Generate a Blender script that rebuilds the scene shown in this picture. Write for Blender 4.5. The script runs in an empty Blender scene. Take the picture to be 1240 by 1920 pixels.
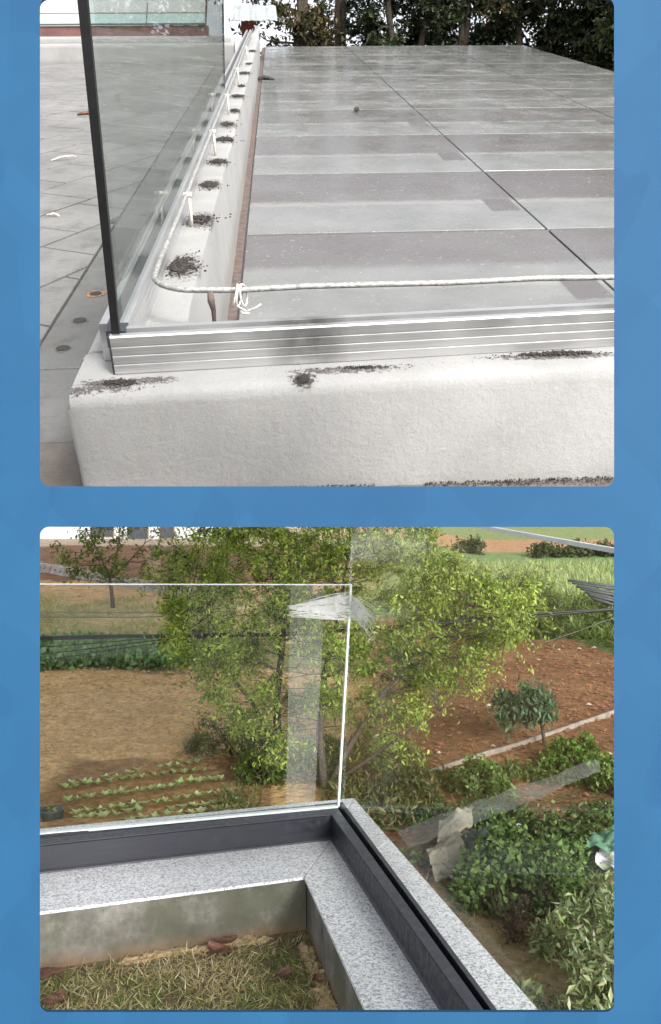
import bpy, math, random
import numpy as np
from mathutils import Vector, Matrix, Euler, noise
from mathutils.geometry import tessellate_polygon

rng = random.Random(7)
R = math.radians
scene = bpy.context.scene
col = scene.collection

# ---------------------------------------------------------------- camera, sky, sun, exposure
FPX, PX, PY = 1500.0, 620.0, 960.0          # focal length and centre, in units of the 1240 x 1920 frame
cam_d = bpy.data.cameras.new('camera')
cam_d.sensor_fit = 'HORIZONTAL'
cam_d.sensor_width = 36
cam_d.lens = 36 * FPX / 1240
cam_d.clip_start = 0.05
cam_d.clip_end = 600
cam = bpy.data.objects.new('camera', cam_d)
cam.matrix_world = Matrix.Translation((0, 0, 4)) @ Euler((R(75), 0, 0)).to_matrix().to_4x4()
col.objects.link(cam)
scene.camera = cam

SUN = Vector((0.36, -0.68, 0.58)).normalized()
world = bpy.data.worlds.new('World')
scene.world = world
world.use_nodes = True
wn = world.node_tree
bg = wn.nodes['Background']
sky = wn.nodes.new('ShaderNodeTexSky')
sky.sky_type = 'NISHITA'
sky.sun_disc = False
sky.sun_elevation = math.asin(SUN.z)
sky.sun_rotation = math.atan2(SUN.x, SUN.y)
sky.air_density = 1.0
sky.dust_density = 4.0
sky.ozone_density = 1.0
hs = wn.nodes.new('ShaderNodeHueSaturation')   # overcast: the blue is nearly gone
hs.inputs['Saturation'].default_value = 0.22
wn.links.new(sky.outputs[0], hs.inputs['Color'])
wn.links.new(hs.outputs[0], bg.inputs[0])
bg.inputs[1].default_value = 0.15

sd = bpy.data.lights.new('sun', 'SUN')
sd.energy = 1.5
sd.angle = R(14)
sd.color = (1.0, 0.97, 0.92)
so = bpy.data.objects.new('sun', sd)
so.rotation_euler = SUN.to_track_quat('Z', 'Y').to_euler()
so.location = (0, 0, 30)
col.objects.link(so)

vs = scene.view_settings
vs.view_transform = 'Standard'
vs.look = 'None'
vs.exposure = 1.12
vs.gamma = 1
vs.use_curve_mapping = False
cy = scene.cycles
cy.use_denoising = True
cy.max_bounces = 6
cy.diffuse_bounces = 3
cy.glossy_bounces = 3
cy.transmission_bounces = 4
cy.transparent_max_bounces = 24
cy.caustics_reflective = False
cy.caustics_refractive = False

# the two hillside frames: the roof terrace slopes up from the viewer, the garden terrace slopes down
def pixdir(u, v): return Vector(((u - PX) / FPX, -(v - PY) / FPX, -1)).normalized()
def frame(vp):
    y = pixdir(*vp)
    up = Vector((1, 0, 0)).cross(pixdir(PX, vp[1])).normalized()
    x = y.cross(up).normalized()
    up = x.cross(y).normalized()
    m = Matrix((x, y, up)).transposed().to_4x4()
    return cam.matrix_world @ m
MU = frame((487, -60))
ML = frame((620, 1105))
MC = cam.matrix_world.copy()

# ---------------------------------------------------------------- materials
class NT:
    def __init__(s, name, rough=0.6, metal=0.0, spec=0.5):
        s.m = bpy.data.materials.new(name); s.m.use_nodes = True
        s.t = s.m.node_tree; s.b = s.t.nodes['Principled BSDF']; s.out = s.t.nodes['Material Output']
        s.b.inputs['Roughness'].default_value = rough
        s.b.inputs['Metallic'].default_value = metal
        s.b.inputs['Specular IOR Level'].default_value = spec
        s.co = s.node('ShaderNodeTexCoord').outputs['Object']
    def node(s, t, **k):
        n = s.t.nodes.new(t)
        for a, b in k.items(): setattr(n, a, b)
        return n
    def put(s, sock, v):
        if hasattr(v, 'is_output') or isinstance(v, bpy.types.NodeSocket): s.t.links.new(v, sock)
        else:
            if isinstance(v, (tuple, list)) and len(v) == 3 and sock.type == 'RGBA': v = (*v, 1)
            sock.default_value = v
    def scaled(s, sc, co=None):
        n = s.node('ShaderNodeVectorMath', operation='MULTIPLY')
        s.put(n.inputs[0], co or s.co); n.inputs[1].default_value = sc
        return n.outputs[0]
    def noise(s, scale, detail=4, rough=0.55, co=None, dist=0.0):
        n = s.node('ShaderNodeTexNoise')
        s.put(n.inputs['Vector'], co or s.co)
        n.inputs['Scale'].default_value = scale; n.inputs['Detail'].default_value = detail
        n.inputs['Roughness'].default_value = rough; n.inputs['Distortion'].default_value = dist
        return n.outputs['Fac']
    def voro(s, scale, out='Distance', co=None, feature='F1'):
        n = s.node('ShaderNodeTexVoronoi', feature=feature)
        s.put(n.inputs['Vector'], co or s.co); n.inputs['Scale'].default_value = scale
        return n.outputs[out]
    def ramp(s, fac, stops):
        n = s.node('ShaderNodeValToRGB'); s.put(n.inputs[0], fac)
        e = n.color_ramp.elements
        while len(e) < len(stops): e.new(0.5)
        for i, (p, c) in enumerate(stops):
            e[i].position = p
            e[i].color = (c, c, c, 1) if isinstance(c, (int, float)) else (*c, 1)
        return n.outputs[0]
    def mix(s, fac, a, b, mode='MIX'):
        n = s.node('ShaderNodeMix', data_type='RGBA', blend_type=mode)
        s.put(n.inputs[0], fac); s.put(n.inputs[6], a); s.put(n.inputs[7], b)
        return n.outputs[2]
    def math(s, op, a, b=0.0, clamp=False):
        n = s.node('ShaderNodeMath', operation=op, use_clamp=clamp)
        s.put(n.inputs[0], a); s.put(n.inputs[1], b)
        return n.outputs[0]
    def xyz(s, co=None):
        n = s.node('ShaderNodeSeparateXYZ'); s.put(n.inputs[0], co or s.co)
        return n.outputs
    def smooth(s, v, lo, hi):
        n = s.node('ShaderNodeMapRange', interpolation_type='SMOOTHSTEP')
        s.put(n.inputs[0], v); n.inputs[1].default_value = lo; n.inputs[2].default_value = hi
        return n.outputs[0]
    def band(s, v, a, b, soft):
        return s.math('MULTIPLY', s.smooth(v, a - soft, a + soft), s.math('SUBTRACT', 1.0, s.smooth(v, b - soft, b + soft)))
    def spot(s, pts, co=None):
        """soot or dirt patches: (x, y, rx, ry) ellipses broken up by noise"""
        acc = None
        x, y, z = s.xyz(co)
        for (px, py, rx, ry) in pts:
            dx = s.math('DIVIDE', s.math('SUBTRACT', x, px), rx)
            dy = s.math('DIVIDE', s.math('SUBTRACT', y, py), ry)
            d = s.math('ADD', s.math('MULTIPLY', dx, dx), s.math('MULTIPLY', dy, dy))
            g = s.math('SUBTRACT', 1.0, d, True)
            acc = g if acc is None else s.math('MAXIMUM', acc, g)
        return acc
    def color(s, v): s.put(s.b.inputs['Base Color'], v); return s
    def rough(s, v): s.put(s.b.inputs['Roughness'], v); return s
    def bump(s, h, strength=0.4, dist=0.01):
        n = s.node('ShaderNodeBump'); n.inputs['Strength'].default_value = strength
        n.inputs['Distance'].default_value = dist; s.put(n.inputs['Height'], h)
        s.t.links.new(n.outputs[0], s.b.inputs['Normal']); return s
    def attr(s, name='col'):
        return s.node('ShaderNodeAttribute', attribute_name=name).outputs['Color']

def plain(name, c, rough=0.6, metal=0.0, var=0.25, scale=30, bump=0.0):
    n = NT(name, rough, metal)
    f = n.noise(scale, 4)
    lo = tuple(max(0, v * (1 - var)) for v in c); hi = tuple(min(1, v * (1 + var)) for v in c)
    n.color(n.ramp(f, [(0.3, lo), (0.7, hi)]))
    if bump: n.bump(f, bump, 0.01)
    return n.m

def m_glass(name, tint, rough=0.0, refl=1.0, dirt=0.0):
    n = NT(name)
    t = n.t
    tr = n.node('ShaderNodeBsdfTransparent'); tr.inputs[0].default_value = (*tint, 1)
    gl = n.node('ShaderNodeBsdfGlossy'); gl.inputs['Roughness'].default_value = rough
    lw = n.node('ShaderNodeLayerWeight'); lw.inputs[0].default_value = 0.5
    p = n.math('POWER', lw.outputs['Facing'], 5.0)
    f = n.math('MULTIPLY', n.math('MULTIPLY_ADD', p, 0.96, ), 1.0)
    a = n.math('ADD', n.math('MULTIPLY', p, 0.96), 0.04)
    a = n.math('MULTIPLY', a, refl, True)
    mx = n.node('ShaderNodeMixShader')
    t.links.new(a, mx.inputs[0]); t.links.new(tr.outputs[0], mx.inputs[1]); t.links.new(gl.outputs[0], mx.inputs[2])
    last = mx
    if dirt:
        df = n.node('ShaderNodeBsdfDiffuse'); df.inputs[0].default_value = (0.75, 0.77, 0.76, 1)
        k = n.math('MULTIPLY', n.ramp(n.noise(9, 6, 0.7), [(0.4, 0.25), (0.75, 1.0)]), dirt)
        m2 = n.node('ShaderNodeMixShader')
        t.links.new(k, m2.inputs[0]); t.links.new(mx.outputs[0], m2.inputs[1]); t.links.new(df.outputs[0], m2.inputs[2])
        last = m2
    t.links.new(last.outputs[0], n.out.inputs[0])
    return n.m

def m_cloudy(name, amount, c=(0.85, 0.87, 0.86), gloss=0.0):
    """thin cloudy plastic"""
    n = NT(name); t = n.t
    tr = n.node('ShaderNodeBsdfTransparent'); df = n.node('ShaderNodeBsdfDiffuse'); df.inputs[0].default_value = (*c, 1)
    tl = n.node('ShaderNodeBsdfTranslucent'); tl.inputs[0].default_value = (*c, 1)
    m0 = n.node('ShaderNodeMixShader'); m0.inputs[0].default_value = 0.5
    t.links.new(df.outputs[0], m0.inputs[1]); t.links.new(tl.outputs[0], m0.inputs[2])
    mx = n.node('ShaderNodeMixShader')
    k = n.math('MULTIPLY', n.ramp(n.noise(14, 5, 0.65), [(0.35, 0.6), (0.7, 1.0)]), amount)
    t.links.new(k, mx.inputs[0]); t.links.new(tr.outputs[0], mx.inputs[1]); t.links.new(m0.outputs[0], mx.inputs[2])
    gl = n.node('ShaderNodeBsdfGlossy'); gl.inputs['Roughness'].default_value = 0.35
    m3 = n.node('ShaderNodeMixShader'); m3.inputs[0].default_value = gloss
    t.links.new(mx.outputs[0], m3.inputs[1]); t.links.new(gl.outputs[0], m3.inputs[2])
    t.links.new(m3.outputs[0], n.out.inputs[0])
    return n.m

def m_leaf(name, transl=0.35, rough=0.5):
    n = NT(name, rough, 0, 0.3); t = n.t
    a = n.attr()
    n.color(a)
    tl = n.node('ShaderNodeBsdfTranslucent')
    n.put(tl.inputs[0], n.mix(1.0, a, (1.0, 1.1, 0.6), 'MULTIPLY'))
    mx = n.node('ShaderNodeMixShader'); mx.inputs[0].default_value = transl
    t.links.new(n.b.outputs[0], mx.inputs[1]); t.links.new(tl.outputs[0], mx.inputs[2])
    t.links.new(mx.outputs[0], n.out.inputs[0])
    return n.m

def m_plaster():
    n = NT('white_plaster', 0.85)
    x, y, z = n.xyz()
    base = n.ramp(n.noise(3, 6, 0.6), [(0.3, (0.30, 0.298, 0.292)), (0.7, (0.38, 0.378, 0.371))])
    fine = n.noise(140, 4, 0.6)
    mid = n.noise(45, 3, 0.6)
    base = n.mix(n.ramp(fine, [(0.3, 0.28), (0.6, 0.0)]), base, (0.20, 0.20, 0.195))
    streak = n.noise(1.0, 3, 0.6, n.scaled((60, 60, 1.6)))
    base = n.mix(n.math('MULTIPLY', n.ramp(streak, [(0.52, 0.0), (0.66, 0.5)]), n.math('SUBTRACT', 1.0, n.smooth(z, -1.05, -1.02))), base, (0.36, 0.35, 0.33))
    low = n.math('SUBTRACT', 1.0, n.smooth(n.math('ADD', z, n.math('MULTIPLY', n.noise(14, 4), 0.12)), -1.36, -1.26))
    base = n.mix(n.math('MULTIPLY', low, 0.55), base, (0.22, 0.20, 0.18))
    sp = n.spot([(-.50, 2.215, .13, .055), (-.37, 2.24, .10, .035), (-.57, 2.19, .06, .035), (.08, 2.225, .055, .06), (.22, 2.27, .22, .035), (.9, 2.325, .30, .03), (-.43, 2.5, .05, .05), (-.36, 3.34, .10, .22), (-.33, 4.08, .15, .20), (-.33, 4.85, .09, .18), (-.31, 5.5, .13, .18), (-.30, 6.3, .13, .2), (-.3, 6.98, .11, .25), (-.26, 7.7, .09, .2), (-.25, 8.65, .13, .25), (-.22, 10.7, .12, .3)])
    k = n.math('MULTIPLY_ADD', n.noise(85, 5, 0.75), 1.0)
    nz = n.noise(70, 5, 0.8)
    mask = n.math('MULTIPLY', n.smooth(n.math('ADD', sp, n.math('MULTIPLY', n.math('SUBTRACT', nz, 0.5), 4.5)), 0.45, 0.75), n.smooth(sp, 0.0, 0.12))
    mask = n.math('MULTIPLY', mask, n.smooth(z, -1.06, -1.035))
    base = n.mix(n.math('MULTIPLY', mask, 0.85), base, (0.055, 0.045, 0.042))
    n.color(base)
    h = n.math('ADD', n.math('MULTIPLY', fine, 0.5), n.math('ADD', mid, n.math('MULTIPLY', n.noise(9, 3), 0.35)))
    n.bump(h, 0.30, 0.010)
    return n.m

def m_alu():
    n = NT('brushed_aluminium', 0.38, 0.75)
    x, y, z = n.xyz()
    s = n.noise(1.0, 3, 0.5, n.scaled((2, 2, 900)))
    c = n.ramp(s, [(0.3, (0.52, 0.52, 0.52)), (0.7, (0.68, 0.68, 0.68))])
    nz = n.noise(6, 4, 0.6)
    soot_and_reflection = n.math('MAXIMUM', n.spot([(.10, 2.28, .13, .6)]), n.smooth(x, 0.95, 1.25))  # dark reflections in the metal, painted as smudges
    c = n.mix(n.math('MULTIPLY', n.math('MULTIPLY', soot_and_reflection, n.smooth(nz, 0.25, 0.6)), 0.75), c, (0.10, 0.095, 0.09))
    c = n.mix(n.ramp(n.noise(60, 5, 0.8), [(0.62, 0.0), (0.72, 0.5)]), c, (0.35, 0.33, 0.31))
    n.color(c)
    n.rough(n.ramp(nz, [(0.3, 0.30), (0.7, 0.5)]))
    return n.m

def m_roof_tile():
    n = NT('wet_roof_tile', 0.35)
    x, y, z = n.xyz()
    jit = n.math('MULTIPLY', n.math('SUBTRACT', n.noise(7, 6, 0.7), 0.5), 0.14)
    tt = n.math('FRACT', n.math('DIVIDE', n.math('SUBTRACT', n.math('ADD', y, jit), 3.66), 1.92))
    bnd = n.math('SUBTRACT', tt, n.math('MULTIPLY', n.math('SUBTRACT', 1.0, n.smooth(y, 5.5, 5.65)), 0.15))
    dry = n.smooth(n.math('ADD', bnd, n.math('MULTIPLY', n.math('SUBTRACT', n.noise(60, 3, 0.7), 0.5), 0.10)), 0.42, 0.50)  # mask: darker far part of each tile, with a ragged edge
    dry = n.math('MULTIPLY', dry, n.ramp(n.noise(1.1, 4, 0.6), [(0.3, 0.55), (0.65, 1.0)]))
    notch = n.math('MULTIPLY', n.band(x, 1.66, 1.88, 0.012), n.band(tt, 0.27, 0.47, 0.015))
    notch2 = n.math('MULTIPLY', n.band(x, 3.92, 4.14, 0.012), n.band(tt, 0.27, 0.47, 0.015))
    dry = n.math('MAXIMUM', dry, n.math('MAXIMUM', notch, notch2))
    fade = n.math('SUBTRACT', 1.0, n.smooth(y, 6.5, 13.5))
    dry = n.math('MULTIPLY', dry, n.math('MULTIPLY_ADD', fade, 0.85))
    light = n.ramp(n.noise(2.2, 5, 0.6), [(0.3, (0.165, 0.168, 0.162)), (0.7, (0.23, 0.232, 0.224))])
    c = n.mix(n.math('MULTIPLY', dry, 0.8), light, (0.115, 0.102, 0.101))  # darker far part of each tile
    sl = n.math('MULTIPLY', n.band(tt, 0.40, 0.455, 0.012), n.math('SUBTRACT', 1.0, dry))
    c = n.mix(n.math('MULTIPLY', sl, 0.35), c, (0.34, 0.32, 0.28))
    # a long darker strip beside the curb, and the pools at the far end
    strip = n.math('MULTIPLY', n.band(x, -0.02, 0.17, 0.012), n.math('MAXIMUM', n.band(y, 10.3, 15.6, 0.05), n.band(y, 16.3, 18.6, 0.05)))
    pn = n.noise(0.9, 4, 0.6, n.scaled((1.0, 0.8, 1)))
    pool = n.math('MULTIPLY', n.smooth(y, 15.0, 15.6), n.smooth(n.math('ADD', pn, n.math('MULTIPLY', n.smooth(x, 3.5, 6.0), 0.25)), 0.50, 0.56))
    pool2 = n.math('MULTIPLY', n.smooth(n.math('ADD', n.math('MULTIPLY', x, 1.0), n.math('MULTIPLY', y, 0.30)), 8.4, 9.4), n.smooth(n.noise(2.2, 5, 0.7), 0.40, 0.52))
    strip_pools = n.math('MAXIMUM', n.math('MAXIMUM', n.math('MULTIPLY', strip, 0.8), pool), n.math('MULTIPLY', pool2, 0.9))
    grain = n.ramp(n.noise(26, 4, 0.7, n.scaled((1, 3, 1))), [(0.35, 0.45), (0.65, 1.0)])
    strip_pools = n.math('MULTIPLY', strip_pools, grain)
    c = n.mix(n.math('MULTIPLY', strip_pools, 0.8), c, (0.125, 0.135, 0.125))
    # droplet marks, their bright glints painted as pale colour
    dr = n.noise(22, 5, 0.72, n.scaled((1.0, 1.5, 1)), 1.2)
    c = n.mix(n.ramp(dr, [(0.60, 0.0), (0.65, 0.5)]), c, (0.56, 0.56, 0.545))
    c = n.mix(n.ramp(n.noise(120, 3, 0.7), [(0.35, 0.18), (0.55, 0.0)]), c, (0.2, 0.2, 0.19))
    n.color(c)
    n.rough(n.math('SUBTRACT', n.ramp(n.noise(3, 4, 0.6), [(0.35, 0.10), (0.65, 0.30)]), n.math('MULTIPLY', strip_pools, 0.06)))
    n.bump(n.math('ADD', n.math('MULTIPLY', n.noise(90, 3), 0.3), n.math('MULTIPLY', n.ramp(dr, [(0.58, 0.0), (0.66, 1.0)]), 0.6)), 0.3, 0.006)
    return n.m

def m_paving(name, lo, hi, stain):
    n = NT(name, 0.75)
    c = n.ramp(n.noise(1.3, 6, 0.65), [(0.3, lo), (0.7, hi)])
    c = n.mix(n.ramp(n.noise(160, 3, 0.7), [(0.38, 0.35), (0.58, 0.0)]), c, tuple(v * 0.45 for v in lo))
    c = n.mix(n.ramp(n.noise(5, 6, 0.75), [(0.50, 0.0), (0.72, 0.75)]), c, stain)
    n.color(c); n.bump(n.noise(70, 4), 0.35, 0.006)
    return n.m

def m_granite():
    n = NT('speckled_granite', 0.5)
    w = n.voro(150, 'Color'); g = n.noise(105, 4, 0.75)
    c = n.ramp(g, [(0.38, (0.26, 0.265, 0.29)), (0.47, (0.66, 0.665, 0.69)), (0.57, (0.88, 0.88, 0.90))])
    c = n.mix(n.ramp(n.noise(150, 2, 0.6), [(0.57, 0.0), (0.64, 0.8)]), c, (0.16, 0.16, 0.18))
    c = n.mix(n.ramp(n.noise(5, 5, 0.6), [(0.55, 0.0), (0.85, 0.35)]), c, (0.40, 0.38, 0.34))
    n.color(c); n.bump(g, 0.12, 0.003)
    return n.m

def m_concrete():
    n = NT('weathered_concrete', 0.9)
    x, y, z = n.xyz()
    c = n.ramp(n.noise(6, 6, 0.65), [(0.36, (0.075, 0.070, 0.058)), (0.5, (0.155, 0.148, 0.130)), (0.64, (0.26, 0.25, 0.222))])
    c = n.mix(n.ramp(n.noise(1.0, 4, 0.6, n.scaled((22, 22, 3))), [(0.5, 0.0), (0.75, 0.45)]), c, (0.13, 0.12, 0.10))
    low = n.math('SUBTRACT', 1.0, n.smooth(n.math('ADD', z, n.math('MULTIPLY', n.noise(18, 5), 0.10)), -1.27, -1.18))
    c = n.mix(n.ramp(n.noise(4, 6, 0.7), [(0.44, 0.0), (0.58, 0.75)]), c, (0.085, 0.088, 0.058))
    c = n.mix(n.math('MULTIPLY', low, 0.7), c, (0.24, 0.15, 0.08))
    c = n.mix(n.ramp(n.voro(38), [(0.05, 0.8), (0.12, 0.0)]), c, (0.06, 0.055, 0.05))
    n.color(c); n.bump(n.math('ADD', n.noise(60, 5), n.math('MULTIPLY', n.noise(14, 4), 1.2)), 0.38, 0.010)
    return n.m

def m_ground():
    n = NT('garden_soil', 0.95, 0, 0.15)
    a = n.attr()
    f = n.noise(9, 6, 0.7); g = n.noise(2.1, 5, 0.6)
    c = n.mix(1.0, a, n.ramp(f, [(0.28, 0.50), (0.5, 1.0), (0.72, 1.45)]), 'MULTIPLY')
    c = n.mix(1.0, c, n.ramp(g, [(0.3, 0.75), (0.7, 1.2)]), 'MULTIPLY')
    n.color(c); n.bump(n.math('ADD', f, n.math('MULTIPLY', n.noise(4, 4), 2.0)), 1.0, 0.06)
    return n.m

def m_board():
    n = NT('blue_board_print', 0.7, 0, 0.2)
    warp = n.scaled((1.0, 1.0, 1.0))
    v = n.node('ShaderNodeTexVoronoi', feature='F1', distance='CHEBYCHEV')
    rot = n.node('ShaderNodeMapping'); rot.inputs['Rotation'].default_value = (0, 0, 0.6); rot.inputs['Scale'].default_value = (5.0, 3.2, 1)
    n.put(rot.inputs[0], n.co); n.t.links.new(rot.outputs[0], v.inputs['Vector']); v.inputs['Scale'].default_value = 2.0
    g = n.node('ShaderNodeRGBToBW'); n.t.links.new(v.outputs['Color'], g.inputs[0])
    v2 = n.node('ShaderNodeTexVoronoi', feature='F1', distance='MANHATTAN')
    n.put(v2.inputs['Vector'], n.co); v2.inputs['Scale'].default_value = 6.5
    g2 = n.node('ShaderNodeRGBToBW'); n.t.links.new(v2.outputs['Color'], g2.inputs[0])
    k = n.math('ADD', n.math('MULTIPLY', g.outputs[0], 0.5), n.math('MULTIPLY', g2.outputs[0], 0.5))
    k = n.math('ADD', k, n.math('MULTIPLY', n.math('SUBTRACT', n.noise(14, 5, 0.7), 0.5), 0.5))
    n.color(n.ramp(k, [(0.1, (0.0122, 0.0650, 0.147)), (0.9, (0.0165, 0.0830, 0.176))]))
    return n.m

M = {}
M['board'] = m_board()
M['plaster'] = m_plaster()
M['alu'] = m_alu()
M['tile'] = m_roof_tile()
M['paving'] = m_paving('pale_paving', (0.165, 0.162, 0.158), (0.27, 0.264, 0.257), (0.095, 0.086, 0.08))
M['paving_border'] = m_paving('border_paving', (0.125, 0.122, 0.118), (0.20, 0.197, 0.191), (0.066, 0.06, 0.056))
M['paving_dark'] = m_paving('stained_paving', (0.11, 0.095, 0.082), (0.20, 0.175, 0.158), (0.07, 0.053, 0.044))
M['joint'] = plain('dark_joint', (0.045, 0.042, 0.04), 0.95)
M['brown_strip'] = plain('brown_edge_strip', (0.125, 0.095, 0.082), 0.7, var=0.4, scale=25)
M['black'] = plain('black_gasket', (0.012, 0.012, 0.013), 0.45)
M['soot'] = plain('black_crumbs', (0.045, 0.038, 0.035), 0.95, var=0.6, scale=60)
M['rod'] = plain('galvanised_rod', (0.36, 0.355, 0.34), 0.55, 0.2, var=0.45, scale=70, bump=0.3)
M['peg'] = plain('pale_peg', (0.72, 0.68, 0.60), 0.7)
M['rust'] = plain('rust', (0.30, 0.16, 0.08), 0.9, var=0.5, scale=90)
M['rope'] = plain('pale_wire', (0.74, 0.71, 0.66), 0.7)
M['brick'] = plain('red_brick', (0.27, 0.075, 0.05), 0.85, var=0.3, scale=20)
M['tin'] = plain('grey_tin', (0.42, 0.46, 0.455), 0.5, 0.3, var=0.2, scale=6)
M['fascia'] = plain('brown_fascia', (0.20, 0.10, 0.09), 0.75, var=0.3, scale=4)
M['canopy'] = plain('pale_canopy', (0.40, 0.42, 0.41), 0.35, var=0.08, scale=3)
M['canopy_teal'] = plain('teal_canopy_edge', (0.33, 0.43, 0.42), 0.3, var=0.1, scale=3)
M['bark'] = plain('bark', (0.075, 0.06, 0.045), 0.95, var=0.5, scale=25, bump=0.6)
M['leaf'] = m_leaf('leaf', 0.45)
M['leaf_dark'] = m_leaf('leaf_dark', 0.2)
M['grass'] = m_leaf('grass_blade', 0.25, 0.7)
M['glass_tint'] = m_glass('tinted_glass', (0.815, 0.842, 0.828), refl=0.5, dirt=0.05)
M['glass'] = m_glass('clear_glass', (0.97, 0.985, 0.975), refl=0.07, dirt=0.0)
M['glass_right'] = m_glass('clear_glass_side', (0.97, 0.985, 0.975), refl=0.28, dirt=0.0)
M['edge'] = plain('polished_glass_edge', (0.74, 0.80, 0.79), 0.25, var=0.08)
M['edge_grey'] = plain('glass_edge_grey', (0.60, 0.66, 0.67), 0.25, var=0.1)
M['film'] = m_cloudy('cloudy_film', 0.10)  # pale strip standing for a reflection in the left pane
M['tape'] = m_cloudy('crumpled_tape', 1.0, (0.97, 0.97, 0.97), 0.0)
M['sheeting'] = m_cloudy('clear_sheeting', 0.24, (0.80, 0.83, 0.82), 0.06)  # cloudy band standing for a reflection in the right pane
M['kerb'] = plain('pale_kerb', (0.24, 0.205, 0.17), 0.9, var=0.35, scale=6, bump=0.4)  # pale line standing for a reflection in the right pane
M['granite'] = m_granite()
M['concrete'] = m_concrete()
def m_char(name, c, dust):
    n = NT(name, 0.42, 0.35)
    k = n.noise(1.0, 4, 0.6, n.scaled((6, 6, 60))); f = n.noise(45, 6, 0.75)
    b = n.mix(n.ramp(k, [(0.35, 0.0), (0.75, 0.5)]), c, tuple(v * 1.7 for v in c))
    n.color(n.mix(n.ramp(f, [(0.55, 0.0), (0.75, dust)]), b, (0.24, 0.225, 0.205)))
    n.rough(n.ramp(f, [(0.4, 0.34), (0.7, 0.65)]))
    return n.m
M['charcoal'] = m_char('charcoal_aluminium', (0.017, 0.018, 0.025), 0.10)
M['charcoal_top'] = m_char('charcoal_aluminium_worn', (0.055, 0.056, 0.07), 0.2)
M['ground'] = m_ground()
M['lawn_soil'] = plain('lawn_soil', (0.15, 0.12, 0.065), 0.95, var=0.5, scale=22, bump=0.8)
M['mortar'] = plain('mortar_spill', (0.42, 0.31, 0.17), 0.95, var=0.35, scale=25, bump=0.9)
M['dead_leaf'] = plain('dead_leaf', (0.15, 0.07, 0.045), 0.7, var=0.7, scale=40, bump=0.3)
M['cable'] = plain('black_cable', (0.018, 0.018, 0.02), 0.6)
M['cable_grey'] = plain('grey_cable', (0.12, 0.13, 0.12), 0.6)
M['house_wall'] = plain('whitewash', (0.74, 0.73, 0.71), 0.9, var=0.08, scale=1.5)
M['window_dark'] = plain('dark_window', (0.05, 0.055, 0.06), 0.2, var=0.3, scale=3)
M['post_brown'] = plain('brown_post', (0.26, 0.185, 0.125), 0.9, var=0.3, scale=4)
M['post_dark'] = plain('dark_post', (0.15, 0.12, 0.10), 0.9, var=0.3, scale=4)
M['stone_wall'] = plain('grey_stone', (0.30, 0.28, 0.26), 0.95, var=0.35, scale=5, bump=0.5)
M['pebble'] = plain('pale_field_stone', (0.42, 0.34, 0.27), 0.9, var=0.3, scale=2)
M['clod'] = plain('red_clod', (0.19, 0.082, 0.042), 0.95, var=0.4, scale=9)
M['clod_tan'] = plain('tan_clod', (0.44, 0.285, 0.135), 0.95, var=0.3, scale=9)
M['sack'] = plain('beige_sack', (0.30, 0.27, 0.205), 0.9, var=0.2, scale=18, bump=0.6)
M['sheet_dark'] = plain('dark_sheet', (0.065, 0.07, 0.075), 0.6, var=0.3, scale=10)
M['net'] = plain('green_net', (0.12, 0.24, 0.15), 0.8, var=0.3, scale=30)
M['film_white'] = plain('white_plastic', (0.62, 0.64, 0.66), 0.4, var=0.2, scale=15)
M['cane'] = plain('grey_cane', (0.21, 0.17, 0.125), 0.9, var=0.4, scale=15)
M['pot'] = plain('dark_pot', (0.06, 0.07, 0.065), 0.5, var=0.3, scale=15)

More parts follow.
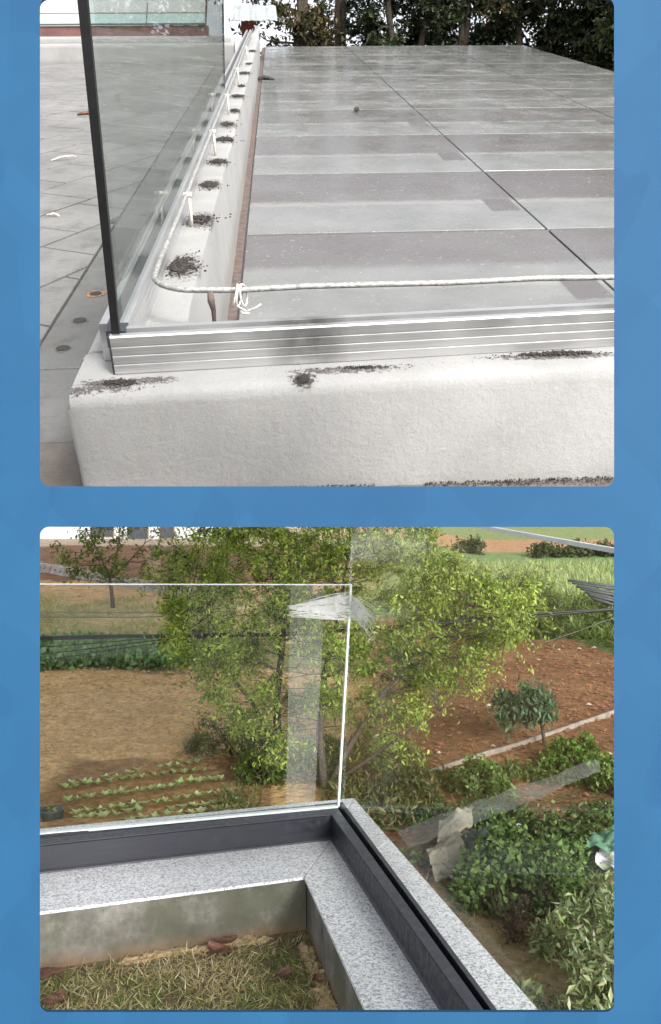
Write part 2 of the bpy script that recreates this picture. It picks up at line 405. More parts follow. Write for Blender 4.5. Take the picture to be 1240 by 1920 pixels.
# ---------------------------------------------------------------- mesh helpers
class MB:
    def __init__(s): s.v = []; s.f = []
    def add(s, v, f):
        o = len(s.v); s.v += [tuple(p) for p in v]; s.f += [tuple(i + o for i in q) for q in f]
    def box(s, a, b):
        (x0, y0, z0), (x1, y1, z1) = a, b
        s.add([(x0,y0,z0),(x1,y0,z0),(x1,y1,z0),(x0,y1,z0),(x0,y0,z1),(x1,y0,z1),(x1,y1,z1),(x0,y1,z1)],
              [(0,3,2,1),(4,5,6,7),(0,1,5,4),(1,2,6,5),(2,3,7,6),(3,0,4,7)])
    def prism(s, poly, z0, z1, bev=0.0):
        n = len(poly)
        if bev:
            cx = sum(p[0] for p in poly) / n; cy = sum(p[1] for p in poly) / n
            inn = []
            for p in poly:
                d = Vector((cx - p[0], cy - p[1])); l = d.length or 1
                inn.append((p[0] + d.x / l * bev * 1.4, p[1] + d.y / l * bev * 1.4))
            v = [(p[0], p[1], z0) for p in poly] + [(p[0], p[1], z1 - bev) for p in poly] + [(p[0], p[1], z1) for p in inn]
            f = [tuple(range(n - 1, -1, -1)), tuple(range(2 * n, 3 * n))]
            for r in (0, n):
                f += [(r + i, r + (i + 1) % n, r + n + (i + 1) % n, r + n + i) for i in range(n)]
        else:
            v = [(p[0], p[1], z0) for p in poly] + [(p[0], p[1], z1) for p in poly]
            f = [tuple(range(n - 1, -1, -1)), tuple(range(n, 2 * n))]
            f += [(i, (i + 1) % n, n + (i + 1) % n, n + i) for i in range(n)]
        s.add(v, f)
    def loft(s, rings, closed=True, caps=True):
        n = len(rings[0]); v = [p for r in rings for p in r]; f = []
        for k in range(len(rings) - 1):
            for i in range(n if closed else n - 1):
                j = (i + 1) % n
                f.append((k * n + i, k * n + j, (k + 1) * n + j, (k + 1) * n + i))
        if caps and closed:
            f.append(tuple(range(n - 1, -1, -1))); f.append(tuple(range((len(rings) - 1) * n, len(rings) * n)))
        s.add(v, f)
    def tube(s, pts, r, seg=8, caps=True):
        pts = [Vector(p) for p in pts]; rings = []
        rr = r if isinstance(r, (list, tuple)) else [r] * len(pts)
        ref = None
        for i, p in enumerate(pts):
            d = (pts[min(i + 1, len(pts) - 1)] - pts[max(i - 1, 0)])
            d = d.normalized() if d.length > 1e-9 else Vector((0, 0, 1))
            if ref is None: ref = Vector((0, 0, 1)) if abs(d.z) < 0.9 else Vector((1, 0, 0))
            a = d.cross(ref).normalized(); b = a.cross(d).normalized(); ref = b
            rings.append([p + (a * math.cos(2 * math.pi * k / seg) + b * math.sin(2 * math.pi * k / seg)) * rr[i] for k in range(seg)])
        s.loft(rings, True, caps)
    def blob(s, c, r, g, st=(1, 1, 1)):
        q = [(1,0,0),(-1,0,0),(0,1,0),(0,-1,0),(0,0,1),(0,0,-1)]
        v = [(c[0] + a*r*st[0]*g.uniform(.6,1.3), c[1] + b*r*st[1]*g.uniform(.6,1.3), c[2] + e*r*st[2]*g.uniform(.6,1.3)) for a, b, e in q]
        s.add(v, [(0,2,4),(2,1,4),(1,3,4),(3,0,4),(2,0,5),(1,2,5),(3,1,5),(0,3,5)])
    def mesh(s, name, smooth=False):
        m = bpy.data.meshes.new(name); m.from_pydata(s.v, [], s.f); m.update()
        if smooth: m.polygons.foreach_set('use_smooth', [True] * len(m.polygons))
        if smooth == 'auto': m.set_sharp_from_angle(angle=R(50))
        return m

def link(name, mesh, material=None, parent=None, mw=None, local=None):
    o = bpy.data.objects.new(name, mesh)
    if material is not None and mesh is not None and not mesh.materials: mesh.materials.append(M[material])
    col.objects.link(o)
    if parent is not None:
        o.parent = parent
        if local is not None: o.matrix_basis = local
    elif mw is not None: o.matrix_world = mw
    return o
def tag(o, label=None, cat=None, group=None, kind=None):
    if label: o['label'] = label
    if cat: o['category'] = cat
    if group: o['group'] = group
    if kind: o['kind'] = kind
    return o
class Thing:
    """an Empty at the thing's base; its parts are meshed in the frame's own coordinates"""
    def __init__(s, name, label, cat, mw, base=(0, 0, 0), group=None):
        s.o = bpy.data.objects.new(name, None); col.objects.link(s.o)
        s.o.empty_display_size = 0.05
        s.o.matrix_world = mw @ Matrix.Translation(base)
        s.inv = Matrix.Translation(-Vector(base))
        tag(s.o, label, cat, group)
    def part(s, name, mb, material, smooth=False, under=None, label=None):
        me = mb.mesh(name, smooth) if isinstance(mb, MB) else mb
        o = link(name, me, material, under or s.o, None, None if under else s.inv)
        if label: o['label'] = label
        return o
def one(name, mb, material, mw, label=None, cat=None, group=None, kind=None, smooth=False):
    o = link(name, mb.mesh(name, smooth) if isinstance(mb, MB) else mb, material, None, mw)
    return tag(o, label, cat, group, kind)

def leaves(name, C, A, S, L, W, colors, fold=0.25):
    """C centre, A unit long axis, S unit side axis (N x 3 arrays); L, W (N); colours (N x 3): one folded leaf each"""
    C = np.asarray(C, float); n = len(C)
    A = A / np.linalg.norm(A, axis=1, keepdims=True)
    S = S - A * np.sum(A * S, axis=1, keepdims=True)
    S = S / (np.linalg.norm(S, axis=1, keepdims=True) + 1e-9)
    Nn = np.cross(A, S)
    L = np.asarray(L)[:, None]; W = np.asarray(W)[:, None]
    v = np.empty((n, 4, 3))
    v[:, 0] = C - A * L * 0.5
    v[:, 1] = C + S * W * 0.5 + Nn * W * fold - A * L * 0.05
    v[:, 2] = C + A * L * 0.5 - Nn * W * fold * 0.6
    v[:, 3] = C - S * W * 0.5 + Nn * W * fold - A * L * 0.05
    me = bpy.data.meshes.new(name)
    me.vertices.add(4 * n); me.vertices.foreach_set('co', v.ravel())
    idx = np.arange(n)[:, None] * 4 + np.array([[0, 1, 2, 0, 2, 3]])
    me.loops.add(6 * n); me.loops.foreach_set('vertex_index', idx.ravel())
    me.polygons.add(2 * n); me.polygons.foreach_set('loop_start', np.arange(2 * n) * 3)
    try: me.polygons.foreach_set('loop_total', np.full(2 * n, 3))
    except Exception: pass
    me.update(calc_edges=True)
    at = me.color_attributes.new('col', 'FLOAT_COLOR', 'POINT')
    c4 = np.ones((n, 4, 4)); c4[:, :, :3] = np.asarray(colors)[:, None, :]
    at.data.foreach_set('color', c4.ravel())
    return me

NR = np.random.default_rng(11)
def rdir(n, up=0.0):
    d = NR.normal(size=(n, 3)); d[:, 2] += up
    return d / np.linalg.norm(d, axis=1, keepdims=True)
def pal(n, cols, jit=0.25):
    c = np.array(cols)[NR.integers(0, len(cols), n)]
    return np.clip(c * (1 + NR.uniform(-jit, jit, (n, 1))) * (1 + NR.uniform(-0.08, 0.08, (n, 3))), 0.003, 0.9)

def spray(clumps, leaf_l, leaf_w, cols, twigs_per=9, per_twig=14, droop=0.25):
    """leaf sprays: every clump sends out twigs, leaves sit along the twigs; returns leaf arrays and twig tubes"""
    Cs, As, Ls, Ks = [], [], [], []
    mb = MB()
    for (c, rad, dens, tint) in clumps:
        c = np.array(c, float)
        nt = max(3, int(twigs_per * dens))
        for _ in range(nt):
            d = rdir(1, 0.15)[0]
            ln = rad * NR.uniform(0.45, 1.1)
            base = c - d * rad * 0.1
            tip = c + d * ln * np.array([1, 1, 0.85]) + np.array([0, 0, -droop * ln * 0.4])
            mid = (base + tip) / 2 + np.array([0, 0, 0.08 * ln])
            r0 = 0.0045 + 0.004 * rad
            mb.tube([base, mid, tip], [r0, r0 * .7, r0 * .3], 3, False)
            k = int(per_twig * NR.uniform(0.6, 1.3))
            t = NR.uniform(0.15, 1.05, (k, 1))
            p = base * (1 - t) ** 2 + 2 * mid * t * (1 - t) + tip * t * t
            p = p + NR.normal(size=(k, 3)) * leaf_l * 0.55
            a = d[None] * 0.7 + rdir(k) * 0.9 + np.array([[0, 0, -droop]])
            Cs.append(p); As.append(a); Ls.append(leaf_l * NR.uniform(0.6, 1.25, k))
            Ks.append(pal(k, cols, 0.28) * (tint if np.ndim(tint) else np.array([tint] * 3)))
    Cc = np.concatenate(Cs); n = len(Cc)
    L = np.concatenate(Ls)
    S = rdir(n); S[:, 2] *= 0.35
    return leaves('crown', Cc, np.concatenate(As), S, L, L * (leaf_w / leaf_l) * NR.uniform(0.8, 1.2, n), np.concatenate(Ks)), mb

def limb(a, b, sag=0.12, n=5, g=rng):
    a = Vector(a); b = Vector(b); l = (b - a).length
    pts = []
    for i in range(n + 1):
        t = i / n
        p = a.lerp(b, t) + Vector((0, 0, 1)) * (-sag * l * math.sin(math.pi * t) * 0.6)
        if 0 < i < n: p += Vector((g.uniform(-1, 1), g.uniform(-1, 1), g.uniform(-1, 1))) * l * 0.04
        pts.append(p)
    return pts

def plant(name, label, cat, mw, base, stems, clumps, leaf_l, leaf_w, cols, mat='leaf', group=None, twigs=9, per=14, droop=0.25, limb_r=0.02, crown_name='crown', trunk_name='trunk'):
    t = Thing(name, label, cat, mw, base, group)
    tr = MB()
    nodes = []
    for (pts, r0, r1) in stems:
        n = len(pts)
        tr.tube(pts, [r0 + (r1 - r0) * i / (n - 1) for i in range(n)], 7)
        for i in range(n - 1):
            for k in range(4): nodes.append((Vector(pts[i]).lerp(Vector(pts[i + 1]), k / 4), (i + k / 4) / n))
        nodes.append((Vector(pts[-1]), 1.0))
    me, tw = spray(clumps, leaf_l, leaf_w, cols, twigs, per, droop)
    br = MB()
    br.v = tw.v; br.f = tw.f
    for (c, rad, dens, tint) in clumps:
        c = Vector(c)
        cand = [p for p, k in nodes if p.z < c.z - 0.10 * (c - p).length] or [p for p, k in nodes]
        p = min(cand, key=lambda q: (q - c).length)
        pts = limb(p, c)
        if (p - c).length > 0.05: br.tube(pts, [limb_r * (1 - 0.7 * i / (len(pts) - 1)) for i in range(len(pts))], 5, False)
    t.part(trunk_name, tr, 'bark', True)
    t.part('branches', br, 'bark')
    t.part(crown_name, me, mat)
    return t

def clip(poly, nx, ny, d):
    """keep the part of a 2D polygon with nx*x + ny*y <= d"""
    out = []
    for i in range(len(poly)):
        a, b = poly[i], poly[(i + 1) % len(poly)]
        da, db = nx * a[0] + ny * a[1] - d, nx * b[0] + ny * b[1] - d
        if da <= 0: out.append(a)
        if (da < 0 < db) or (db < 0 < da):
            t = da / (da - db); out.append((a[0] + (b[0] - a[0]) * t, a[1] + (b[1] - a[1]) * t))
    return out

# ================================================================ THE BLUE BOARD WITH ITS TWO OPENINGS
PXM = 1.1 / FPX
def bpt(u, v): return ((u - PX) * PXM, -(v - PY) * PXM)
def rrect(u0, v0, u1, v1, r, k=7):
    pts = []
    for (cx, cyy, a0) in ((u1 - r, v0 + r, -90), (u1 - r, v1 - r, 0), (u0 + r, v1 - r, 90), (u0 + r, v0 + r, 180)):
        for i in range(k + 1):
            a = R(a0 + 90 * i / k); pts.append(bpt(cx + r * math.cos(a), cyy + r * math.sin(a)))
    return pts
bmb = MB()
outer = [bpt(-260, -300), bpt(1500, -300), bpt(1500, 2220), bpt(-260, 2220)]
holes = [rrect(75, -5, 1152, 912, 17), rrect(75, 988, 1152, 1898, 17)]
holes_b = [rrect(69, -11, 1158, 918, 17), rrect(69, 982, 1158, 1904, 17)]
for (hs_, z, flip) in ((holes, 0.0, False), (holes_b, -0.012, True)):
    loops = [[Vector((x, y, 0)) for x, y in l] for l in [outer] + hs_]
    flat = [p for l in loops for p in l]
    tris = tessellate_polygon(loops)
    f = []
    for t in tris:
        a, b, c = (flat[i] for i in t)
        ccw = (b - a).cross(c - a).z > 0
        f.append(tuple(t) if ccw != flip else tuple(reversed(t)))
    bmb.add([(p.x, p.y, z) for p in flat], f)
no = sum(len(l) for l in [outer] + holes)
o0 = 0
for l in [outer] + holes:
    n = len(l)
    for i in range(n):
        j = (i + 1) % n
        bmb.f.append((o0 + i, o0 + j, no + o0 + j, no + o0 + i))
    o0 += n
one('display_board', bmb, 'board', MC @ Matrix.Translation((0, 0, -1.1)), 'blue board with faint faceted print around two rounded rectangular openings', 'board')

# ================================================================ UPPER VIEW: WHITE CURBS, ALUMINIUM CHANNEL AND TILED ROOF
ZT, ZR, ZF, ZG = -1.02, -0.90, -1.50, -1.40     # curb top, rail top, roof tiles, paving
def cx_in(y): return -0.31 + 0.017 * (y - 2.35)   # inner top edge of the side curb
def cx_out(y): return -0.622 + 0.017 * (y - 2.15)
def rail_in(y): return -0.45 + 0.018 * (y - 2.35)
def foot_in(y): return -0.245 + 0.0135 * (y - 3.5)

# paving
fl = one('paving_floor', MB(), None, MU, kind='structure')
mb = MB(); mb.prism([(-1.6, 2.12), (-0.45, 2.12), (-0.45, 17.0), (-6.2, 17.0)], -1.435, ZG - 0.022); fl.data = mb.mesh('paving_bed'); fl.data.materials.append(M['joint'])
def slab(poly, m, z=ZG, th=0.024):
    c = (sum(p[0] for p in poly) / len(poly), sum(p[1] for p in poly) / len(poly))
    q = MB(); q.prism(poly, z - th, z + rng.uniform(-0.002, 0.002), 0.004)
    link('paving_slab', q.mesh('paving_slab'), m, fl)
ang = R(62); e1 = Vector((math.cos(ang), math.sin(ang))); e2 = Vector((math.sin(R(62)), -math.cos(R(62))))
step = 0.50
for i in range(-22, 30):
    for j in range(-8, 34):
        off = 0.27 * (i % 2) + 0.13 * ((i // 2) % 2)
        o = Vector((-1.9, 7.29)) + e2 * (i * step) + e1 * (j * 0.62 + off - 4)
        g = 0.0115
        P = [o + e1 * g + e2 * g, o + e1 * (0.62 - g) + e2 * g, o + e1 * (0.62 - g) + e2 * (step - g), o + e1 * g + e2 * (step - g)]
        poly = [(p.x, p.y) for p in P]
        poly = clip(poly, 1, -0.017, -1.075 - 0.017 * 3)
        if len(poly) >= 3: poly = clip(poly, 0, 1, 16.42)
        if len(poly) >= 3: poly = clip(poly, 0, -1, -2.6)
        if len(poly) >= 3: poly = clip(poly, -1, 0, 5.2)
        if len(poly) < 3: continue
        cxm = sum(p[0] for p in poly) / len(poly); cym = sum(p[1] for p in poly) / len(poly)
        area = abs(sum(poly[k][0] * poly[(k + 1) % len(poly)][1] - poly[(k + 1) % len(poly)][0] * poly[k][1] for k in range(len(poly)))) / 2
        if area < 0.004 or cxm < -0.32 * cym - 0.5: continue
        # wind the outline counter-clockwise
        sgn = sum(poly[k][0] * poly[(k + 1) % len(poly)][1] - poly[(k + 1) % len(poly)][0] * poly[k][1] for k in range(len(poly)))
        slab(poly if sgn > 0 else poly[::-1], 'paving')
ys = [2.12, 2.57, 3.215, 4.55, 5.9, 7.3, 8.7, 10.1, 11.5, 12.9, 14.3, 16.4]
for a, b in zip(ys, ys[1:]):
    xl0, xl1 = -1.062 + 0.017 * (a - 3), -1.062 + 0.017 * (b - 3)
    poly = [(xl0 + .004, a + .006), (-0.55, a + .006), (-0.55, b - .006), (xl1 + .004, b - .006)]
    slab(poly, 'paving_dark' if b < 2.6 else 'paving_border', ZG + 0.001)
slab([(-1.9, 2.12), (-1.072, 2.12), (-1.072, 2.56), (-1.9, 2.56)], 'paving_dark')
for k, (x, y, w) in enumerate([(-.918, 4.15, 'farthest of the three'), (-.93, 3.77, 'middle of the three'), (-.942, 3.427, 'nearest of the three')]):
    t = Thing('floor_plug', 'dark round plug in the paving left of the white curb, ' + w, 'floor plug', MU, (x, y, ZG), 'dark plugs in the paving')
    q = MB(); q.tube([(x, y, ZG + .001), (x, y, ZG + .006)], 0.030, 16); t.part('cap', q, 'joint')
    q = MB()
    n = 18; ring = []
    for r, z in ((.031, ZG + .0025), (.052 if k == 0 else .040, ZG + .0022)):
        ring.append([(x + math.cos(2*math.pi*i/n) * r * (1 if r < .035 else rng.uniform(.8, 1.15)), y + math.sin(2*math.pi*i/n) * r * (1 if r < .035 else rng.uniform(.8, 1.15)), z) for i in range(n)])
    q.loft(ring, True, False)
    t.part('rust_ring', q, 'rust' if k == 0 else 'paving_dark')

# front ground strip with dirt against the wall
mb = MB(); mb.box((-0.55, 2.09, -1.395), (3.0, 2.6, -1.375))
one('front_ground', mb, 'paving_dark', MU, kind='structure')

# roof slab and its tiles
mb = MB(); mb.prism([(-0.2, 2.47), (1.63, 2.47), (6.1, 12.2), (6.1, 21.4), (0.05, 21.4)], ZF - 0.06, ZF - 0.035)
roof = one('roof_slab', mb, 'joint', MU, kind='structure')
xs = [(-0.155, 1.913), (1.927, 4.192), (4.208, 6.13)]
y0 = 3.66 - 1.92
for r in range(10):
    a, b = y0 + 1.92 * r, y0 + 1.92 * (r + 1)
    if r == 0: a = 2.45
    if r == 9: b = 21.45
    for (xa, xb) in xs:
        x0a = xa if xa > 0 else foot_in(a) + 0.055
        x0b = xa if xa > 0 else foot_in(b) + 0.055
        poly = clip([(x0a, a + .019), (xb, a + .019), (xb, b - .019), (x0b, b - .019)], 1, -0.46, 0.5)
        if len(poly) < 3: continue
        q = MB(); q.prism(poly, ZF - 0.03, ZF + rng.uniform(-.0015, .0015), 0.003)
        link('roof_tile', q.mesh('roof_tile'), 'tile', roof)
t = Thing('edge_strip', 'brown metal strip along the foot of the white curb beside the grey tiles', 'edge strip', MU, (foot_in(3), 3, ZF))
q = MB(); q.prism([(foot_in(2.5) - .01, 2.5), (foot_in(2.5) + .048, 2.5), (foot_in(21) + .048, 21), (foot_in(21) - .01, 21)], ZF - .02, ZF + .008)
t.part('strip', q, 'brown_strip')
q = MB(); q.tube([(foot_in(2.5) + .05, 2.5, ZF + .004), (foot_in(21) + .05, 21, ZF + .004)], .006, 6); t.part('seal', q, 'joint')

# front curb (parapet) with a soft, uneven arris
def wavy_curb(rings_at, prof, jit):
    mb = MB(); rings = []
    for k, s in enumerate(rings_at):
        ring = []
        for i, p in enumerate(prof(s)):
            nz = noise.noise(Vector((s * 3.1, i * 0.7, 2.3))) * jit
            nz2 = noise.noise(Vector((s * 5.3, i * 0.7, 9.3))) * jit
            ring.append((p[0], p[1] + nz, p[2] + nz2))
        rings.append(ring)
    mb.loft(rings)
    return mb
def fprof(x):
    yo = 2.148 + 0.052 * (x + 0.6)
    yb = 2.165 - 0.01 * (x + 0.6)
    yi = 2.46 + 0.065 * (x + 0.6)
    return [(x, yi, -1.43), (x, yi, ZT - .01), (x, yi - .01, ZT), (x, yo + .05, ZT - .002), (x, yo + .02, ZT - .008), (x, yo + .006, ZT - .02), (x, yo, ZT - .045), (x, yb, -1.28), (x, yb - .004, -1.43)]
xsf = [-0.622, -0.618, -0.605, -0.58] + [-0.55 + 0.05 * i for i in range(58)]
mb = MB(); rings = []
for k, x in enumerate(xsf):
    sh = (0.02, 0.010, 0.004, 0.0)[k] if k < 4 else 0.0
    ring = []
    for i, p in enumerate(fprof(x)):
        j = 0.0022
        ring.append((p[0] + (0.02 if (k < 2 and 1 < i < 6) else 0), p[1] + noise.noise(Vector((x * 3.1, i * .6, 2.3))) * j + (sh if i > 3 else 0), p[2] + noise.noise(Vector((x * 4.3, i * .6, 8.3))) * j - (sh * .6 if 0 < i < 7 else 0)))
    rings.append(ring)
mb.loft(rings)
one('front_curb', mb, 'plaster', MU, 'white rough plastered curb in the foreground carrying the aluminium channel', 'curb', smooth='auto')
# side curb
mb = MB(); rings = []
yk = [2.47 + 0.1 * i for i in range(0, 16)] + [4.0 + 0.35 * i for i in range(1, 39)]
for y in yk:
    a, b, f_ = cx_out(y), cx_in(y), foot_in(y)
    raise_ = 0.0 if y < 16.4 else min(1, (y - 16.4) / 1.2) * 0.20
    rr = [(a, -1.53), (a, ZT - .03), (a + .012, ZT - .008), (a + .03, ZT), ((a + b) / 2, ZT), (b - .02, ZT), (b - .006, ZT - .004), (b, ZT - .018), (f_, ZF - .02), (f_, -1.53)]
    rings.append([(x + noise.noise(Vector((y * 1.7, i, 3.3))) * .005, y, z + (raise_ if 0 < i < 8 and (i > 4) else 0) + noise.noise(Vector((y * 2.1, i * .7, 6.3))) * .004) for i, (x, z) in enumerate(rr)])
mb.loft(rings)
one('side_curb', mb, 'plaster', MU, 'long white plastered curb running back between paving and grey tiled roof', 'curb', smooth='auto')

# aluminium channels
def rail_section(d, w=0.088, h0=ZT + .001, h1=ZR, groove=True):
    """profile (across, height), outer face first"""
    p = [(0, h0)]
    if groove:
        for g in (0.030, 0.058, 0.086):
            p += [(0, h0 + g - .003), (0.003, h0 + g - .001), (0.003, h0 + g + .001), (0, h0 + g + .003)]
    p += [(0, h1 - .004), (.004, h1), (.026, h1), (.026, h0 + .03), (.062, h0 + .03), (.062, h1), (w - .004, h1), (w, h1 - .004), (w, h0)]
    return p
t = Thing('front_channel', 'silver grooved aluminium channel lying along the foreground white curb', 'rail channel', MU, (0.3, 2.34, ZT))
mb = MB(); rings = []
A0 = Vector((-0.487, 2.283)); D = Vector((1, 0.066)).normalized(); Nn = Vector((-D.y, D.x))
for s in (0, 2.7):
    rings.append([((A0 + D * s + Nn * a).x, (A0 + D * s + Nn * a).y, z) for a, z in rail_section(0)])
mb.loft(rings); t.part('channel', mb, 'alu')
for s in (0.28, 0.95, 1.5):
    p = A0 + D * s + Nn * 0.044
    q = MB(); q.box((p.x - .06, p.y - .012, ZT + .032), (p.x + .06, p.y + .012, ZR - .03)); t.part('glass_clamp', q, 'edge_grey')
p = A0
q = MB(); q.loft([[((A0 + D * s + Nn * a).x, (A0 + D * s + Nn * a).y, z) for a, z in ((0, ZT + .001), (0, ZR - .002), (.088, ZR - .002), (.088, ZT + .001))] for s in (-.006, -.0005)])
t.part('end_cap', q, 'charcoal_top')
t = Thing('side_channel', 'silver aluminium channel running back along the white side curb', 'rail channel', MU, (rail_in(3) - .04, 3, ZT))
mb = MB(); rings = []
for y in (2.392, 16.6):
    rings.append([(rail_in(y) - a, y, z) for a, z in rail_section(0)])
mb.loft([r[::-1] for r in rings]); t.part('channel', mb, 'alu')

# tinted pane in the side channel, leaning a little inward
t = Thing('glass_pane', 'grey green tinted glass pane with black front edge standing on the side curb', 'glass pane', MU, (rail_in(3) - .044, 2.31, ZR))
def pane_pt(y, z, off=0.0):
    x = rail_in(y) - 0.020 + 0.055 * (z - ZR) + off
    return (x, y, z)
mb = MB()
ya, yb, za, zb = 2.335, 8.2, ZR - .06, 0.28
ya2 = 2.40
mb.loft([[pane_pt(ya2, za, -.006), pane_pt(yb, za, -.006), pane_pt(yb, za, .006), pane_pt(ya2, za, .006)],
         [pane_pt(ya2, zb, -.006), pane_pt(yb, zb, -.006), pane_pt(yb, zb, .006), pane_pt(ya2, zb, .006)]])
t.part('glass_sheet', mb, 'glass_tint')
q = MB(); q.loft([[pane_pt(y_, z_, o_) for (y_, o_) in ((2.300, -.012), (2.300, .011), (2.322, .011), (2.322, -.012))] for z_ in (ZR + .002, zb)])
t.part('edge_seal', q, 'black')
q = MB(); q.loft([[pane_pt(y_, z_, o_) for (y_, o_) in ((yb + .002, -.008), (yb + .002, .008), (yb + .016, .008), (yb + .016, -.008))] for z_ in (ZR + .002, zb)])
t.part('edge_seal', q, 'charcoal')
q = MB(); q.box((rail_in(2.40) - .055, 2.325, ZR - .05), (rail_in(2.40) + .002, 2.395, ZR + .0015)); t.part('corner_gasket', q, 'charcoal_top')

# the rod on pegs, bent round the corner
ZD = -0.875
def rod_x(y): return -0.402 + 0.018 * (y - 3)
t = Thing('steel_rod', 'pale steel rod on pegs along the side curb, bent round across the front', 'rod', MU, (-.40, 3.0, ZT))
pts = [(rod_x(y), y, ZD + 0.004 * math.sin(y * 3)) for y in (16.3, 13, 10, 8, 6.5, 5, 4.2, 3.6, 3.2, 2.95)]
cxr, cyr, rr_ = rod_x(2.9) + .16, 2.74, 0.16
for k in range(0, 8):
    a = math.pi + (math.pi / 2) * k / 7
    pts.append((cxr + rr_ * math.cos(a), cyr + 0.03 + rr_ * math.sin(a), ZD))
for x in (-.1, .1, .3, .6, .9, 1.2, 1.7, 2.2):
    pts.append((x, 2.605 + .03 * (x + .2), ZD + .003 * math.sin(x * 9)))
mb = MB(); mb.tube(pts, 0.0095, 10); t.part('rod', mb, 'rod', True)
for y in (3.97, 5.72, 7.5, 9.6, 12.4):
    q = MB(); x = rod_x(y) + .012
    q.tube([(x, y - .01, ZT - .002), (x, y - .01, ZD - .006)], [.008, .007], 8)
    q.tube([(x - .026, y - .01, ZD), (x + .014, y - .01, ZD)], .0115, 8)
    t.part('peg', q, 'peg', True)
q = MB(); q.tube([(-.205, 2.595, ZD - .004), (-.205, 2.60, ZD - .035), (-.2, 2.605, ZD - .07), (-.202, 2.61, -1.05)], [.010, .012, .008, .005], 8); t.part('clamp', q, 'brown_strip', True)
q = MB()
for k in range(3):
    pts = []
    for i in range(15):
        a = 2 * math.pi * i / 14
        pts.append((-.125 + k * .014 + .010 * math.sin(a * 1.0 + k), 2.60 + .026 * math.cos(a), ZD - .018 + .036 * math.sin(a)))
    q.tube(pts, .0033, 5)
q.tube([(-.12, 2.575, ZD - .045), (-.09, 2.56, ZD - .058), (-.06, 2.55, ZD - .045), (-.04, 2.545, ZD - .03)], .0033, 5)
q.tube([(-.115, 2.58, ZD - .05), (-.10, 2.56, ZD - .066), (-.08, 2.55, ZD - .062)], .0033, 5)
t.part('tie_wire', q, 'rope', True)

# heaps of black crumbs
def heap(cx, cyy, z, rx, ry, n, label, size=0.007, tall=0.012, group='black crumb heaps on the white curbs', cone=1.0):
    mb = MB(); g = random.Random(int((cx + 9) * 1000 + cyy * 77))
    for _ in range(n):
        a = g.uniform(0, 2 * math.pi); rad = abs(g.gauss(0, .5)) * (0.55 + .9 * abs(noise.noise(Vector((math.cos(a) * 1.6 + cx * 40, math.sin(a) * 1.6, cyy * 9)))) * 1.6)
        x = cx + rx * rad * math.cos(a); y = cyy + ry * rad * math.sin(a)
        zz = z + max(0, (1 - rad * 1.3)) * tall * g.random()
        mb.blob((x, y, zz + .001), size * g.uniform(.3, 1.2) * (1.15 if rad < .5 else .6), g, (1, 1, .7))
    one('crumb_heap', mb, 'soot', MU, label, kind='stuff')
hp = [(-.375, 3.34, .085, .17, 420), (-.335, 4.08, .13, .15, 170), (-.335, 4.85, .075, .12, 260), (-.315, 5.50, .11, .12, 150), (-.30, 6.30, .12, .14, 260), (-.31, 6.98, .10, .20, 130), (-.265, 7.70, .07, .14, 160), (-.255, 8.65, .12, .16, 110), (-.24, 9.45, .06, .18, 150), (-.225, 10.7, .11, .22, 170), (-.19, 11.8, .07, .25, 100), (-.16, 13.7, .10, .4, 130)]
ordw = ['first and largest', 'second', 'third', 'fourth', 'fifth', 'sixth', 'seventh', 'eighth', 'ninth', 'tenth', 'eleventh', 'twelfth']
for (x, y, a, b, n), w in zip(hp, ordw):
    heap(x, y, ZT + .001, a, b, n, 'black crumb heap on the side curb, %s from the bent rod corner' % w, 0.010)
heap(-.47, 2.225, ZT - .001, .12, .045, 260, 'dark crumbs scattered at the left front corner of the white curb', .0045, .006)
heap(.08, 2.215, ZT - .001, .035, .055, 330, 'dense dark crumb patch below the middle of the aluminium channel', .005, .006)
heap(.27, 2.28, ZT - .001, .20, .022, 240, 'thin dark crumb trail along the channel right of the dense patch', .0035, .005)
heap(.90, 2.338, ZT - .001, .26, .020, 420, 'black crumb line under the right end of the aluminium channel', .006, .01)
heap(-.40, 2.50, ZT + .001, .06, .03, 60, 'few dark crumbs inside the corner of the two channels', .004, .004)
mb = MB(); g = random.Random(5)
for _ in range(3200):
    x = g.uniform(-.1, 2.2)
    if noise.noise(Vector((x * 4, 0, 0))) < -.28: continue
    mb.blob((x, 2.160 - .010 * x - abs(g.gauss(0, .02)), -1.374 + g.random() * .010), g.uniform(.001, .0035), g)
one('dirt_strip', mb, 'soot', MU, 'dark dirt lying along the foot of the foreground white curb', 'dirt', kind='stuff')

